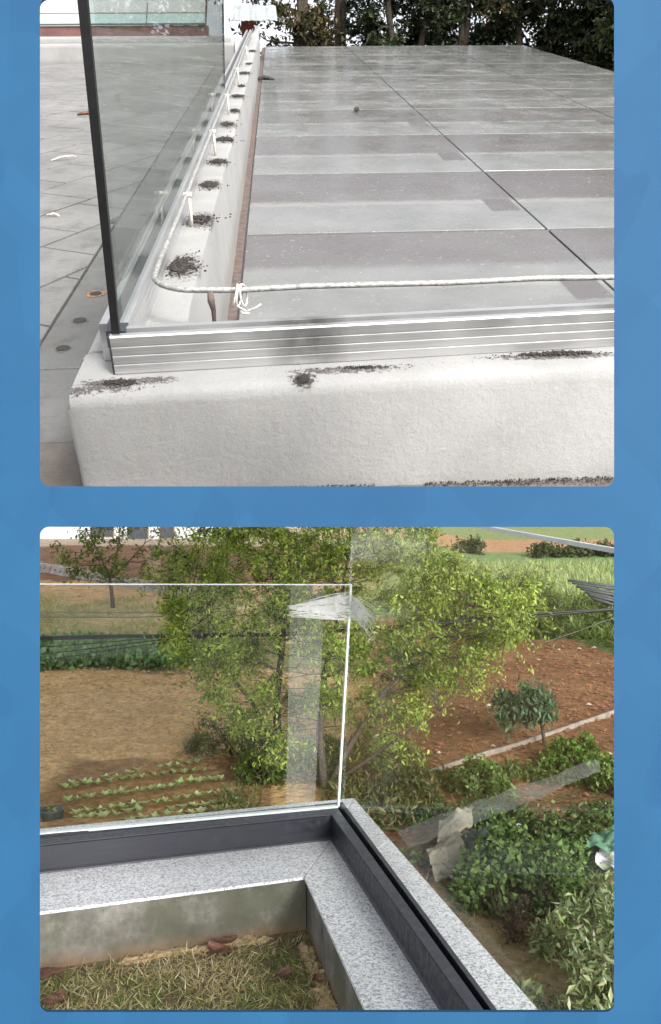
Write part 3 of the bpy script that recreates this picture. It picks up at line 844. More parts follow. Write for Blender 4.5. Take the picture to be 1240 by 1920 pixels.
# far end: low white wall, brown fascia, pale canopy, brick pier with tin cap
t = Thing('low_white_wall', 'low white wall across the far side of the pale paving', 'wall', MU, (-3, 16.5, ZG))
q = MB(); q.prism([(-7, 16.5), (-.52, 16.5), (-.52, 17.5), (-7, 17.5)], -1.5, -1.12, .03); t.part('wall_body', q, 'plaster')
q = MB(); q.prism([(-7, 17.0), (-.6, 17.0), (-.6, 17.6), (-7, 17.6)], -1.115, -1.05, .02); t.part('upstand', q, 'plaster')
t = Thing('canopy', 'pale glazed canopy with teal lower edge and brown fascia behind the low wall', 'canopy', MU, (-4, 18.5, -1.5))
q = MB(); q.box((-8, 18.5, -1.6), (-1.05, 18.62, -.935)); t.part('fascia', q, 'fascia')
for k in range(6):
    a = -8 + 1.15 * k
    q = MB(); q.loft([[(a + .01, 18.45, -.885), (a + 1.14, 18.45, -.885), (a + 1.14, 18.47, -.92), (a + .01, 18.47, -.92)], [(a + .01, 18.75, -.735), (a + 1.14, 18.75, -.735), (a + 1.14, 18.77, -.765), (a + .01, 18.77, -.765)]]); t.part('edge_panel', q, 'canopy_teal')
    q = MB(); q.loft([[(a + .01, 18.76, -.72), (a + 1.14, 18.76, -.72), (a + 1.14, 18.78, -.75), (a + .01, 18.78, -.75)], [(a + .01, 20.6, .35), (a + 1.14, 20.6, .35), (a + 1.14, 20.62, .32), (a + .01, 20.62, .32)]]); t.part('roof_panel', q, 'canopy')
t = Thing('brick_pier', 'small red brick pier under grey tin at the far end of the side curb', 'pier', MU, (-.2, 18.3, -1.5))
for r in range(9):
    for k in range(2):
        q = MB(); xo = -.40 + .15 * k - (.05 if r % 2 else 0)
        q.box((max(xo, -.40), 18.1, -1.5 + .075 * r), (min(xo + .14, -.10), 18.5, -1.5 + .075 * r + .066)); t.part('brick', q, 'brick')
mb = MB(); rings = []
for i in range(19):
    x = -.66 + .95 * i / 18
    zc = -.70 + .012 * math.sin(i * 1.3) + (.01 * (i % 2))
    yf = 17.65 - (0.12 if i > 2 else 0) + .05 * math.sin(i)
    zf = -.80 + .03 * (i < 2)
    rings.append([(x, yf, zf + .012 * (i % 2)), (x + .16 * (i < 2), 18.9, zc + .09), (x + .16 * (i < 2), 18.9, zc + .075), (x, yf, zf - .015 + .012 * (i % 2))])
mb.loft(rings); t.part('tin_cap', mb, 'tin')

# twigs and dry leaves lying about on the paving and roof
def litter(name, label, p, mat, ln, th=.004, mw=MU, cat='twig'):
    q = MB(); a = rng.uniform(0, 6.28)
    pts = [(p[0] + math.cos(a) * ln * (s - .5) + rng.uniform(-.1, .1) * ln, p[1] + math.sin(a) * ln * (s - .5) + rng.uniform(-.1, .1) * ln, p[2] + th + .002 + .1 * ln * math.sin(s * 3)) for s in (0, .25, .5, .75, 1)]
    q.tube(pts, [th * .5, th, th * 1.2, th, th * .4], 5)
    one(name, q, mat, mw, label, cat)
litter('dry_twig', 'tan twig on the paving left of the black glass edge', (-1.47, 5.76, ZG), 'peg', .12, .006)
litter('dry_twig', 'yellowish curled twig at the left edge of the paving', (-1.78, 7.75, ZG), 'peg', .22, .007)
litter('dry_twig', 'dark leaf scrap on the pale paving far left', (-2.0, 10.2, ZG), 'dead_leaf', .25, .02)
litter('dry_leaf', 'single dark leaf lying on the grey tiles', (1.15, 11.1, ZF), 'soot', .14, .025, cat='leaf')
litter('dry_twig', 'short dark twig on the tiles near the far wall foot', (.02, 14.4, ZF), 'soot', .3, .03)

# trees behind the roof
mb = MB(); mb.box((-12, 21.6, -4.2), (14, 34, -4.0))
one('woodland_ground', mb, 'lawn_soil', MU, kind='structure')
DK = [(.020, .032, .013), (.030, .046, .016), (.014, .022, .010), (.042, .055, .022)]
BR = [(.060, .052, .022), (.032, .040, .016), (.085, .06, .03)]
def back_tree(x, y, w, cols, label, dens, gap=0.0, zlo=-2.6):
    cl = []
    for k in range(int(34 * dens)):
        cl.append(((x + rng.uniform(-w, w), y + rng.uniform(-.9, .9), rng.uniform(zlo, 1.2)), rng.uniform(.45, .8), 1.0, rng.uniform(.55, 1.5)))
    st = []
    for s in range(3 if gap else 2):
        xx = x + rng.uniform(-.6, .6) * w
        st.append(([(x + .3 * s, y, -4.0), (xx * .5 + x * .5, y - .3, -2.2), (xx, y - .2, -.9), (xx + rng.uniform(-.4, .4), y, .9)], .13, .05))
    plant('woodland_tree', label, 'tree', MU, (x, y, -4.0), st, cl, .15, .07, cols, 'leaf_dark', 'trees behind the tiled roof', 14, 20, .2, .03)
back_tree(-1.9, 23.8, 1.2, DK, 'dark tree behind the glass pane left of the brick pier', .7, 1)
back_tree(.55, 23.3, .9, BR, 'brownish thin tree just right of the tin capped pier', .75, 1)
back_tree(2.0, 24.2, 1.0, DK, 'open dark tree with pale gaps behind the left part of the tiled roof', .75, 1)
back_tree(3.6, 23.2, 1.0, DK, 'dense blackish tree behind the roof, right of the pale gaps', 1.5)
back_tree(5.1, 23.6, 1.1, DK, 'dense dark green tree behind the middle of the roof edge', 1.6)
back_tree(6.7, 22.8, 1.1, BR + DK, 'brown tinged tree by the far corner of the tiled roof', 1.6)
back_tree(8.3, 21.8, 1.3, DK, 'dark tree right of the far roof corner', 2.8, 0, -2.4)
back_tree(8.2, 18.4, 1.1, [(.06, .085, .03), (.045, .066, .022), (.075, .10, .035)], 'greener leafy tree at the far right above the tiles', 2.8, 0, -2.4)

back_tree(9.3, 20.6, 1.2, DK, 'dark tree beyond the greener tree at the far right edge', 1.9, 0, -3.4)

# ================================================================ LOWER VIEW: GRANITE PARAPET, GLASS CORNER AND GARDEN
def interp(t, tab):
    if t <= tab[0][0]: return tab[0][1]
    for (a, va), (b, vb) in zip(tab, tab[1:]):
        if t <= b: return va + (vb - va) * (t - a) / (b - a)
    return tab[-1][1]
TL = [(4,-3.3),(12,-3.25),(18,-2.9),(24,-2.3),(29,-1.83),(40,-.1),(55,2.6),(70,5.4),(95,9.3)]
TR = [(4,-3.4),(9,-3.35),(14,-3.0),(20,-2.25),(26,-1.6),(29,-2.0),(34,-1.2),(50,.9),(60,2.3),(95,7.6)]
def sst(a, b, v):
    t = max(0, min(1, (v - a) / (b - a))); return t * t * (3 - 2 * t)
def gz0(x, y):
    s = sst(.05, .20, x / y)
    return interp(y, TL) * (1 - s) + interp(y, TR) * s
BED = [((-4.36, 13.31), (-2.18, 14.6)), ((-4.03, 12.55), (-1.75, 13.65)), ((-3.62, 11.75), (-1.42, 12.75)), ((-2.75, 11.35), (-1.05, 12.05))]
def gz(x, y):
    z = gz0(x, y)
    n1 = noise.fractal(Vector((x * 1.3, y * 1.3, 1)), 0.9, 2.1, 4)
    z += n1 * .035 * min(1, y / 14)
    if 10.5 < y < 15.5 and -5 < x < -.8:
        z += .05 * math.sin((y - .5 * (x + 3)) * 2 * math.pi / .80 + 2.2) * sst(-5, -4.2, x) * (1 - sst(-1.6, -.9, x))
    return z
def gcol(x, y):
    s = x / y
    n1 = noise.noise(Vector((x * .45, y * .45, 3))); n2 = noise.noise(Vector((x * 1.7, y * 1.7, 5)))
    tan, red, dry = Vector((.58, .38, .185)), Vector((.20, .094, .046)), Vector((.40, .345, .17))
    olive, bed, brush = Vector((.13, .12, .05)), Vector((.25, .145, .066)), Vector((.16, .21, .07))
    yy = y + n1 * 1.2
    # left half of the garden
    c = tan.copy()
    if yy < 11: c = olive.lerp(tan, .35)
    if 10.8 < y < 15.0 and -4.9 < x < -.9: c = c.lerp(bed, sst(-4.9, -4.4, x) * .9)
    if 23.3 < yy < 28.5: c = olive.lerp(dry, .3)
    if yy >= 28.5: c = dry.lerp(tan, .3 + .5 * n2)
    if yy >= 37: c = tan.lerp(red, .25 + .4 * n2)
    if yy >= 43: c = red.lerp(Vector((.30, .20, .14)), .3 + .6 * max(0, n2))
    if yy >= 58: c = Vector((.50, .40, .30))
    # right half
    edge = 33.25 + (x - 5.93) * (23.63 - 33.25) / (8.25 - 5.93)
    r = red.lerp(tan, .05 + .25 * max(0, n1))
    if y > min(33, edge) - n2: r = brush.copy()
    if y > 38: r = Vector((.30, .34, .14)).lerp(Vector((.22, .28, .10)), .5 + .5 * n1)
    if y > 54: r = Vector((.28, .16, .10)).lerp(Vector((.20, .22, .09)), .5 + .8 * n1)
    if y > 57: r = Vector((.17, .245, .09))
    if y > 64: r = Vector((.42, .24, .13))
    if y > 76: r = Vector((.22, .26, .11))
    if yy < 12.6: r = red.lerp(olive, .45 + .5 * n2)
    if yy < 9.6: r = Vector((.38, .28, .155)).lerp(olive, max(0, n2) * .7)
    k = sst(-.02, .09, s + n1 * .02)
    return c.lerp(r, k)
NYG, NXG = 250, 230
V = []; CC = []
for j in range(NYG + 1):
    y = 4.3 * (95 / 4.3) ** (j / NYG)
    for i in range(NXG + 1):
        x = y * (-.78 + 1.56 * i / NXG)
        V.append((x, y, gz(x, y))); CC.append(gcol(x, y))
FC = [(j * (NXG + 1) + i, j * (NXG + 1) + i + 1, (j + 1) * (NXG + 1) + i + 1, (j + 1) * (NXG + 1) + i) for j in range(NYG) for i in range(NXG)]
gm = bpy.data.meshes.new('garden_ground'); gm.from_pydata(V, [], FC); gm.update()
at = gm.color_attributes.new('col', 'FLOAT_COLOR', 'POINT')
at.data.foreach_set('color', np.array([(c.x, c.y, c.z, 1) for c in CC]).ravel())
gm.polygons.foreach_set('use_smooth', [True] * len(gm.polygons))
one('garden_ground', gm, 'ground', ML, kind='structure')

# clods and stones of the fields
def scatter(name, label, n, fx, fy, keep, r, mat, cat):
    mb = MB(); g = random.Random(hash(name) % 1000 + 3) if False else random.Random(len(name) * 31 + n)
    k = 0
    while k < n:
        y = fy[0] + (fy[1] - fy[0]) * g.random() ** 1.3; x = y * g.uniform(*fx)
        k += 1
        if not keep(x, y): continue
        rad = r * g.uniform(.35, 1.25) * (y / 15) ** .5
        mb.blob((x, y, gz(x, y) + rad * .2), rad, g, (1.2, 1, .7))
    one(name, mb, mat, ML, label, cat, kind='stuff')
red_ok = lambda x, y: x / y > .05 and y < 33.25 + (x - 5.93) * (23.63 - 33.25) / (8.25 - 5.93)
scatter('red_clods', 'crumbly red clods over the sloping field on the right', 3800, (.03, .5), (11, 33), red_ok, .05, 'clod', 'soil')
scatter('field_stones', 'small pale stones lying over the red field', 190, (.04, .5), (11.5, 33), lambda x, y: red_ok(x, y) and noise.noise(Vector((x * .5, y * .5, 31))) > -.05, .045, 'pebble', 'stones')
scatter('tan_clods', 'tan clods over the dug field on the left', 4200, (-.55, .0), (13.5, 24), lambda x, y: not (y < 15.2 and x > -4.8), .045, 'clod_tan', 'soil')

# --- parapet
Ci, Co = Vector((-.102, 3.19)), Vector((.122, 4.36))
dl = Vector((-1, -.372)); dr = Vector((.198, -1))
Ri, Ro = Vector((.004, 3.652)), Vector((.058, 3.872))
ZP, ZQ, ZLAWN = -1.10, -0.995, -1.30
def railpt(d, s, arm):
    """point across the rail (d 0 inner .. 1 outer), s metres from the corner"""
    c = Ri.lerp(Ro, d)
    if arm == 'left':
        a = Ri + dl * s; w = Vector((-.060, .168))
        return c.lerp(a + w * d, 1.0) if s > 0 else c
    a = Ri + dr * s; w = Vector((.060, .012))
    return a + w * d if s > 0 else c
w_in_l = 0.394
t = Thing('parapet', 'low concrete parapet with a speckled granite top around the terrace corner', 'parapet', ML, (0, 3.6, -3.4))
q = MB()
Li = Ci + Vector((.012, .03)); 
inL = Ci + dl * 2.4
outL = Co + dl * 2.4
inR = Ci + dr * 1.42
outR = Co + dr * 2.58
def pz(p): return (p.x, p.y)
off = Vector((-.02, .03))
# concrete under the slabs, a little inside their edges
cL = [pz(Ci + Vector((.008, .02))), pz(Co + Vector((-.03, -.03))), pz(outL + Vector((0, -.03))), pz(inL + Vector((0, .02)))]
q.prism(cL[::-1] if sum(cL[k][0]*cL[(k+1)%4][1]-cL[(k+1)%4][0]*cL[k][1] for k in range(4)) < 0 else cL, -3.6, ZP - .011)
t.part('concrete_wall', q, 'concrete')
q = MB()
cR = [pz(Ci + Vector((.011, .018))), pz(inR + Vector((.012, 0))), pz(outR + Vector((-.03, 0))), pz(Co + Vector((-.031, -.032)))]
q.prism(cR, -3.6, ZP - .0112)
t.part('concrete_wall', q, 'concrete')
def gran(poly, name='granite_slab'):
    sgn = sum(poly[k][0] * poly[(k + 1) % len(poly)][1] - poly[(k + 1) % len(poly)][0] * poly[k][1] for k in range(len(poly)))
    q = MB(); q.prism(poly if sgn > 0 else poly[::-1], ZP - .010, ZP, .0015); t.part(name, q, 'granite')
Rm, Rm2 = Ri.lerp(Ro, .45), Ri.lerp(Ro, .55)
ml = .0018
gran([pz(Ci + Vector((-ml, 0))), pz(Rm + Vector((-ml, 0))), pz(railpt(.45, 2.4, 'left')), pz(inL)])
gran([pz(Rm2 + Vector((-ml, 0))), pz(Co + Vector((-ml, 0))), pz(outL), pz(railpt(.55, 2.4, 'left'))])
gran([pz(Ci + Vector((ml, 0))), pz(inR), pz(railpt(.45, 1.95, 'right')), pz(Rm + Vector((ml, 0)))])
ja, jb = railpt(.55, .28, 'right'), Co + dr * .72
gran([pz(Rm2 + Vector((ml, 0))), pz(ja), pz(jb), pz(Co + Vector((ml, 0)))])
gran([pz(ja + dr * .004), pz(railpt(.55, 1.95, 'right')), pz(outR), pz(jb + dr * .004)])

# --- charcoal channels
prof = [(0, ZP + .001), (0, ZQ - .004), (.03, ZQ), (.50, ZQ), (.53, ZQ - .006), (.56, ZQ - .006), (.57, ZQ - .03), (.76, ZQ - .03), (.77, ZQ), (.97, ZQ), (1, ZQ - .004), (1, ZP + .001)]
def channel(arm, ends, label):
    th = Thing('rail_channel', label, 'rail channel', ML, (*pz(railpt(.5, .6, arm)), ZP))
    mb = MB(); rings = []
    for s in ends:
        rings.append([(*pz(railpt(d, s, arm)), z) for d, z in prof])
    if arm == 'right': rings = [r[::-1] for r in rings]
    mb.loft(rings)
    th.part('channel', mb, 'charcoal')
    # lighter flats on top and a foot flange
    for (d0, d1, dz) in ((.02, .50, .0012), (.78, .98, .0012)):
        q = MB(); q.loft([[(*pz(railpt(d0, s, arm)), ZQ + dz), (*pz(railpt(d1, s, arm)), ZQ + dz), (*pz(railpt(d1, s, arm)), ZQ - .001), (*pz(railpt(d0, s, arm)), ZQ - .001)] for s in ends]); th.part('cover_strip', q, 'charcoal_top')
    q = MB(); q.loft([[(*pz(railpt(-.06, s, arm)), ZP + .002), (*pz(railpt(.0, s, arm)), ZP + .002), (*pz(railpt(.0, s, arm)), ZP + .014), (*pz(railpt(-.06, s, arm)), ZP + .008)] for s in ends]); th.part('foot_seal', q, 'charcoal_top')
    return th
channel('left', (0, 2.35), 'charcoal channel on granite holding the left glass pane')
channel('right', (0, 1.9), 'charcoal channel on granite running toward the viewer at right')

# --- glass
G0 = Ri.lerp(Ro, .665)
lean = Vector((.060, .0))
t = Thing('glass_pane', 'clear glass pane with white polished top edge on the left channel', 'glass pane', ML, (*pz(G0), ZQ))
gl_l = G0 + dl * 2.3 + Vector((-.035, .10)) * .6
nl = Vector((-.349, .937)) * .006
zt = 0.018
def quadpane(th, p0, p1, z0, z1a, z1b, n, l0, l1, mat, name='glass_sheet'):
    q = MB()
    a0, a1 = p0, p1; b0, b1 = p0 + l0, p1 + l1
    q.loft([[(*pz(a0 - n), z0), (*pz(a1 - n), z0), (*pz(a1 + n), z0), (*pz(a0 + n), z0)], [(*pz(b0 - n), z1a), (*pz(b1 - n), z1b), (*pz(b1 + n), z1b), (*pz(b0 + n), z1a)]])
    return th.part(name, q, mat)
g_in = dl.normalized() * .010
quadpane(t, G0 + g_in, gl_l, ZQ - .028, zt, zt, nl, lean, lean, 'glass')
q = MB(); a, b = G0 + lean + g_in, gl_l + lean
q.loft([[(*pz(p - nl * 1.1), zt + .001), (*pz(p + nl * 1.1), zt + .001), (*pz(p + nl * 1.1), zt + .0065), (*pz(p - nl * 1.1), zt + .0065)] for p in (a, b)]); t.part('top_edge', q, 'edge')
q = MB(); w = dl.normalized() * .019
q.loft([[(*pz(p + o_), z) for o_ in (-nl * 1.1, -nl * 1.1 - w + g_in, nl * 1.1 - w + g_in, nl * 1.1)] for p, z in ((G0 + g_in * .9, ZQ + .001), (G0 + lean + g_in * .9, zt + .0065))]); t.part('side_edge', q, 'edge')
q = MB(); q.loft([[(*pz(p - nl * 2.0), ZQ - .004), (*pz(p + nl * 2.0), ZQ - .004), (*pz(p + nl * 2.0), ZQ + .007), (*pz(p - nl * 2.0), ZQ + .005)] for p in (G0 + g_in, gl_l)]); t.part('wedge_seal', q, 'edge_grey')
t = Thing('glass_pane', 'clear glass pane with sloping pale top edge on the right channel', 'glass pane', ML, (*pz(G0), ZQ))
gr0, gr1 = G0 + dr * .014, G0 + dr * 2.36
nr_ = Vector((.98, .194)) * .006
quadpane(t, gr0, gr1, ZQ - .028, .40, .062, nr_, lean + Vector((.008, 0)), lean * .25, 'glass_right')
q = MB()
q.loft([[(*pz(p - nr_ * 1.1), z), (*pz(p + nr_ * 1.1), z), (*pz(p + nr_ * 1.1), z + .009), (*pz(p - nr_ * 1.1), z + .009)] for p, z in ((gr0 + lean + Vector((.008, 0)), .401), (gr1 + lean * .25, .063))]); t.part('top_edge', q, 'edge')
q = MB()
q.loft([[(*pz(p + o_), z) for o_ in (-nr_ * .8, nr_ * .8, nr_ * .8 - dr * .004, -nr_ * .8 - dr * .004)] for p, z in ((gr0, ZQ), (gr0 + lean + Vector((.008, 0)), .40))]); t.part('side_edge', q, 'glass_right')
# added pale strip standing for a pane reflection, and crumpled tape on the corner
def lp(s, z, off=-.008):
    k = (z - ZQ) / (zt - ZQ)
    p = G0 + dl * s + lean * k + nl / .006 * off
    return (p.x, p.y, z)
q = MB(); q.loft([[lp(.245, ZQ + .014), lp(.115, ZQ + .014), lp(.115, ZQ + .014, -.0085), lp(.245, ZQ + .014, -.0085)], [lp(.285, zt - .002), lp(.13, zt - .002), lp(.13, zt - .002, -.0085), lp(.285, zt - .002, -.0085)]])
one('film_strip', q, 'film', ML, 'cloudy upright strip of film on the left glass pane beside the corner', 'film')
g = random.Random(21); q = MB()
def ribbon(p0, p1, p2, w):
    p0, p1, p2 = Vector(p0), Vector(p1), Vector(p2); prev = None; vs_ = []
    for i in range(7):
        s_ = i / 6; p = p0.lerp(p1, s_).lerp(p1.lerp(p2, s_), s_); vs_.append((p, w * (1 - .6 * abs(s_ - .5))))
    q.add([(p.x, p.y + (g.random() - .5) * .004, p.z + ww) for p, ww in vs_] + [(p.x, p.y - ww * 1.6, p.z - ww) for p, ww in vs_], [(i, i + 1, 8 + i, 7 + i) for i in range(6)])
for k in range(130):
    z = -.035 - .095 * g.random(); z2 = z + g.uniform(-.03, .03)
    a, b = g.uniform(.10, .30), g.uniform(-.005, .05)
    pa, pb = lp(a, min(z, -.075) if a > .17 else z, -.012), lp(b, z2, -.012 - .006 * g.random())
    pm = lp((a + b) / 2, (z + z2) / 2 + g.uniform(-.02, .02), -.014 - .01 * g.random())
    ribbon(pa, pm, pb, g.uniform(.0008, .0022))
for k in range(120):
    z = -.03 - .10 * g.random()
    p0 = Vector(lp(0, z, -.010)); s_ = g.uniform(.06, .42)
    p2 = Vector((p0.x + .198 * s_ + .012, p0.y - s_, z * .9 - .02 - .10 * (s_ / .42) * g.uniform(.2, 1.3)))
    pm = (p0 + p2) / 2 + Vector((.004, 0, g.uniform(.0, .03)))
    ribbon(p0, pm, p2, g.uniform(.0007, .0018))
one('crumpled_tape', q, 'tape', ML, 'crumpled white plastic tape wrapped round the top of the glass corner', 'tape')

# --- lawn inside the terrace
q = MB(); q.prism([(-2.6, 1.6), (.35, 1.6), pz(Ci + Vector((.05, .08))), (-2.6, 2.35)], ZLAWN - .3, ZLAWN)
one('lawn', q, 'lawn_soil', ML, kind='structure')
def inside_l(x, y):
    # left wall line and right wall line
    a = y < Ci.y + (x - Ci.x) * .372 - .005
    b = x < Ci.x + (Ci.y - y) * .198 + .0
    return a and b
pts = []
while len(pts) < 15000:
    x, y = rng.uniform(-1.35, .25), rng.uniform(2.2, 3.2)
    if not inside_l(x, y): continue
    n1 = noise.noise(Vector((x * 5, y * 5, 1)))
    nearw = (Ci.y + (x - Ci.x) * .372 - y)
    bare = sst(.10, .0, nearw) if False else (1 - sst(.0, .14, nearw))
    corner = 1 - sst(.10, .34, math.hypot(x - Ci.x, y - Ci.y))
    if rng.random() < max(bare * .75, corner * .9): continue
    if n1 < -.35 and rng.random() < .6: continue
    pts.append((x, y, ZLAWN))
P = np.array(pts); n = len(P)
A = rdir(n, .25); A[:, 2] = np.abs(A[:, 2]) * .65 + .06
L = NR.uniform(.018, .062, n)
gcs = np.array([noise.noise(Vector((p[0] * 4, p[1] * 4, 7))) for p in pts])
dryc = pal(n, [(.50, .42, .23), (.42, .34, .17), (.58, .51, .32), (.32, .26, .12)]); grc = pal(n, [(.18, .22, .06), (.25, .28, .10), (.14, .17, .045)])
isg = (NR.random(n) < np.clip(.34 + gcs * 1.1, .05, .85))[:, None]
me = leaves('grass', P + A * L[:, None] * .45, A, rdir(n), L, NR.uniform(.0022, .0042, n), np.where(isg, grc, dryc), .1)
one('grass', me, 'grass', ML, 'short half dry grass inside the granite parapet corner', 'grass', kind='stuff')
# mortar spills at the foot of the walls
def spill(name, label, pts, r, g):
    """a lumpy continuous ridge with crumbs beside it"""
    P = []
    for i in range(len(pts) - 1):
        a, b = Vector(pts[i]), Vector(pts[i + 1]); k = max(2, int((b - a).length / .009))
        P += [a.lerp(b, j / k) for j in range(k)]
    seed = g.random() * 50; rings = []
    for i, p in enumerate(P):
        d = (P[min(i + 1, len(P) - 1)] - P[max(i - 1, 0)]).normalized(); sd_ = Vector((d.y, -d.x, 0))
        ring = []
        for k in range(9):
            a = math.pi * k / 8
            q_ = r * .8 * (1.0 + .7 * noise.fractal(Vector((p.x * 28 + seed, p.y * 28, k * .45)), .8, 2, 3)) * min(1, .25 + i / 6, .25 + (len(P) - 1 - i) / 6)
            ring.append((p.x + sd_.x * math.cos(a) * q_ * 1.5, p.y + sd_.y * math.cos(a) * q_ * 1.5, p.z - .012 + math.sin(a) * q_ * 1.05))
        rings.append(ring)
    mb = MB(); mb.loft(rings)
    one(name, mb, 'mortar', ML, label, 'mortar')
def wl(s, o): p = Ci + dl * s + Vector((.34, -.94)) * o; return (p.x, p.y, ZLAWN + .004)
def wr(s, o): p = Ci + dr * s + Vector((-.98, -.19)) * o; return (p.x, p.y, ZLAWN + .004)
spill('mortar_ridge', 'tan mortar ridge at the foot of the left concrete wall', [wl(.66, .022), wl(.5, .012), wl(.35, .018), wl(.20, .012), wl(.10, .01)], .022, random.Random(3))
spill('mortar_ridge', 'tan mortar ridge along the foot of the right concrete wall', [wr(.08, .01), wr(.22, .02), wr(.36, .014), wr(.55, .02), wr(.8, .018)], .025, random.Random(4))
# dead leaves
def dead_leaf(c, ln, a, label, curl=.25):
    mb = MB(); rows = []
    for i in range(7):
        s_ = i / 6; w = ln * .30 * math.sin(math.pi * (s_ * .92 + .04)) + .002
        row = []
        for j in (-1, -.5, 0, .5, 1):
            x = (s_ - .5) * ln; y = j * w
            z = curl * ln * ((s_ - .5) ** 2 + .6 * j * j * .3) + .004 * rng.random() + .012
            row.append((c[0] + x * math.cos(a) - y * math.sin(a), c[1] + x * math.sin(a) + y * math.cos(a), ZLAWN + .012 + z))
        rows.append(row)
    v = [p for r in rows for p in r]; v2 = [(p[0], p[1], p[2] - .0012) for p in v]
    f = [(r * 5 + j, r * 5 + j + 1, (r + 1) * 5 + j + 1, (r + 1) * 5 + j) for r in range(6) for j in range(4)]
    mb.add(v, f); mb.add(v2, [tuple(reversed(q_)) for q_ in f])
    t = Thing('dead_leaf', label, 'dead leaf', ML, (c[0], c[1], ZLAWN), 'dead leaves on the lawn')
    t.part('blade', mb, 'dead_leaf')
    q = MB(); q.tube([(c[0] - .5 * ln * math.cos(a), c[1] - .5 * ln * math.sin(a), ZLAWN + .03), (c[0] - .75 * ln * math.cos(a + .1), c[1] - .75 * ln * math.sin(a + .1), ZLAWN + .035)], .0018, 5); t.part('stalk', q, 'dead_leaf')
dead_leaf((-.955, 2.80), .13, .25, 'large brown dead leaf at the left edge of the lawn against the wall', .1)
dead_leaf((-.86, 2.63), .10, 1.35, 'upright narrow rust dead leaf at the lower left of the lawn', .2)
dead_leaf((-.385, 3.045), .10, .5, 'dark red dead leaf leaning on the mortar ridge')
dead_leaf((-.395, 2.965), .10, 2.6, 'curled dark dead leaf just in front of the mortar ridge leaf', .5)
dead_leaf((-.155, 2.80), .075, .9, 'small red brown dead leaf on the bare soil near the corner')
dead_leaf((-.04, 2.755), .06, 1.8, 'smallest dead leaf beside the right concrete wall', .4)

# --- seedlings in rows
def seedling_mesh(g):
    n = g.randint(6, 9)
    C, A, S, L = [], [], [], []
    for k in range(n):
        a = 2 * math.pi * k / n + g.uniform(-.3, .3); el = g.uniform(.35, 1.05); l = g.uniform(.09, .15)
        d = np.array([math.cos(a) * math.cos(el), math.sin(a) * math.cos(el), math.sin(el)])
        C.append(d * l * .55 + np.array([0, 0, .02])); A.append(d); S.append([-math.sin(a), math.cos(a), 0]); L.append(l)
    return leaves('leaf_rosette', np.array(C), np.array(A), np.array(S), np.array(L), np.array(L) * .6, pal(n, [(.48, .56, .29), (.38, .47, .20), (.56, .60, .37)], .2), .2)
sm = [seedling_mesh(random.Random(k)) for k in range(6)]
rn = ['farthest', 'second farthest', 'second nearest', 'nearest']
for r, ((xa, ya), (xb, yb)) in enumerate(BED):
    n = (14, 15, 15, 11)[r]
    for k in range(n):
        for half in (0, 1):
            s_ = (k + .5 * half + rng.uniform(-.12, .12)) / n
            if rng.random() < .06: continue
            x = xa + (xb - xa) * s_ + half * .05; y = ya + (yb - ya) * s_ - .26 * half + rng.uniform(-.02, .02)
            o = bpy.data.objects.new('seedling', None); col.objects.link(o)
            o.empty_display_size = .05
            o.matrix_world = ML @ Matrix.Translation((x, y, gz(x, y) + .02)) @ Matrix.Rotation(rng.uniform(0, 6.28), 4, 'Z') @ Matrix.Scale(rng.uniform(.78, 1.05), 4)
            tag(o, 'small pale green seedling in the %s double row of the dug bed' % rn[r], 'seedling', 'seedlings in the %s double row' % rn[r])
            link('leaf_rosette', rng.choice(sm), 'leaf', o)
t = Thing('plant_pot', 'dark round pot with a few leaves left of the seedling rows', 'pot', ML, (-3.97, 11.75, gz(-3.97, 11.75)))
z0 = gz(-3.97, 11.75); c = (-3.97, 11.75)
def ringp(r, z, n=20): return [(c[0] + r * math.cos(2 * math.pi * i / n), c[1] + r * math.sin(2 * math.pi * i / n), z) for i in range(n)]
q = MB(); q.loft([ringp(.12, z0 - .02), ringp(.17, z0 + .16), ringp(.185, z0 + .18), ringp(.165, z0 + .18), ringp(.15, z0 + .12)], True, False); t.part('bowl', q, 'pot', True)
q = MB(); q.loft([ringp(.155, z0 + .11), ringp(.155, z0 + .125)]); t.part('soil', q, 'lawn_soil')
n = 9; A = rdir(n, .6); me = leaves('leaf_rosette', np.array([[c[0], c[1], z0 + .17]]) + A * .05, A, rdir(n), NR.uniform(.08, .12, n), NR.uniform(.04, .06, n), pal(n, [(.25, .30, .12)])); t.part('leaf_rosette', me, 'leaf')

# --- kale strip, dry grass, light grass on the valley floor
def field_leaves(name, label, cat, n, fn, l, w, cols, up, mat='leaf', hmax=.4):
    P = []
    while len(P) < n:
        x, y = fn()
        if x is None: continue
        P.append((x, y, gz(x, y)))
    P = np.array(P); A = rdir(n, up); A[:, 2] = np.abs(A[:, 2])
    L = NR.uniform(l * .5, l * 1.3, n)
    Cc = P + np.column_stack([np.zeros(n), np.zeros(n), NR.random(n) * hmax]) + A * L[:, None] * .4
    me = leaves(name, Cc, A, rdir(n), L, L * w, pal(n, cols, .3))
    return one(name, me, mat, ML, label, cat, kind='stuff')
def kale_xy():
    x = rng.uniform(-13, -3.2); y = rng.uniform(23.2, 28.2)
    lim = 23.6 + .7 * noise.noise(Vector((x * .8, 0, 4))) + (1.0 if x > -4.6 else 0)
    if y < lim or noise.noise(Vector((x, y, 2))) < -.45: return None, None
    return x, y
field_leaves('kale_bed', 'strip of blue green leafy kale across the left field', 'kale', 9000, kale_xy, .22, .6, [(.15, .24, .11), (.22, .32, .16), (.10, .18, .08), (.28, .38, .21)], .5, hmax=.35)
def dry_xy():
    x = rng.uniform(-20, -2); y = rng.uniform(28, 38)
    if noise.noise(Vector((x * .5, y * .5, 2))) < -.15: return None, None
    return x, y
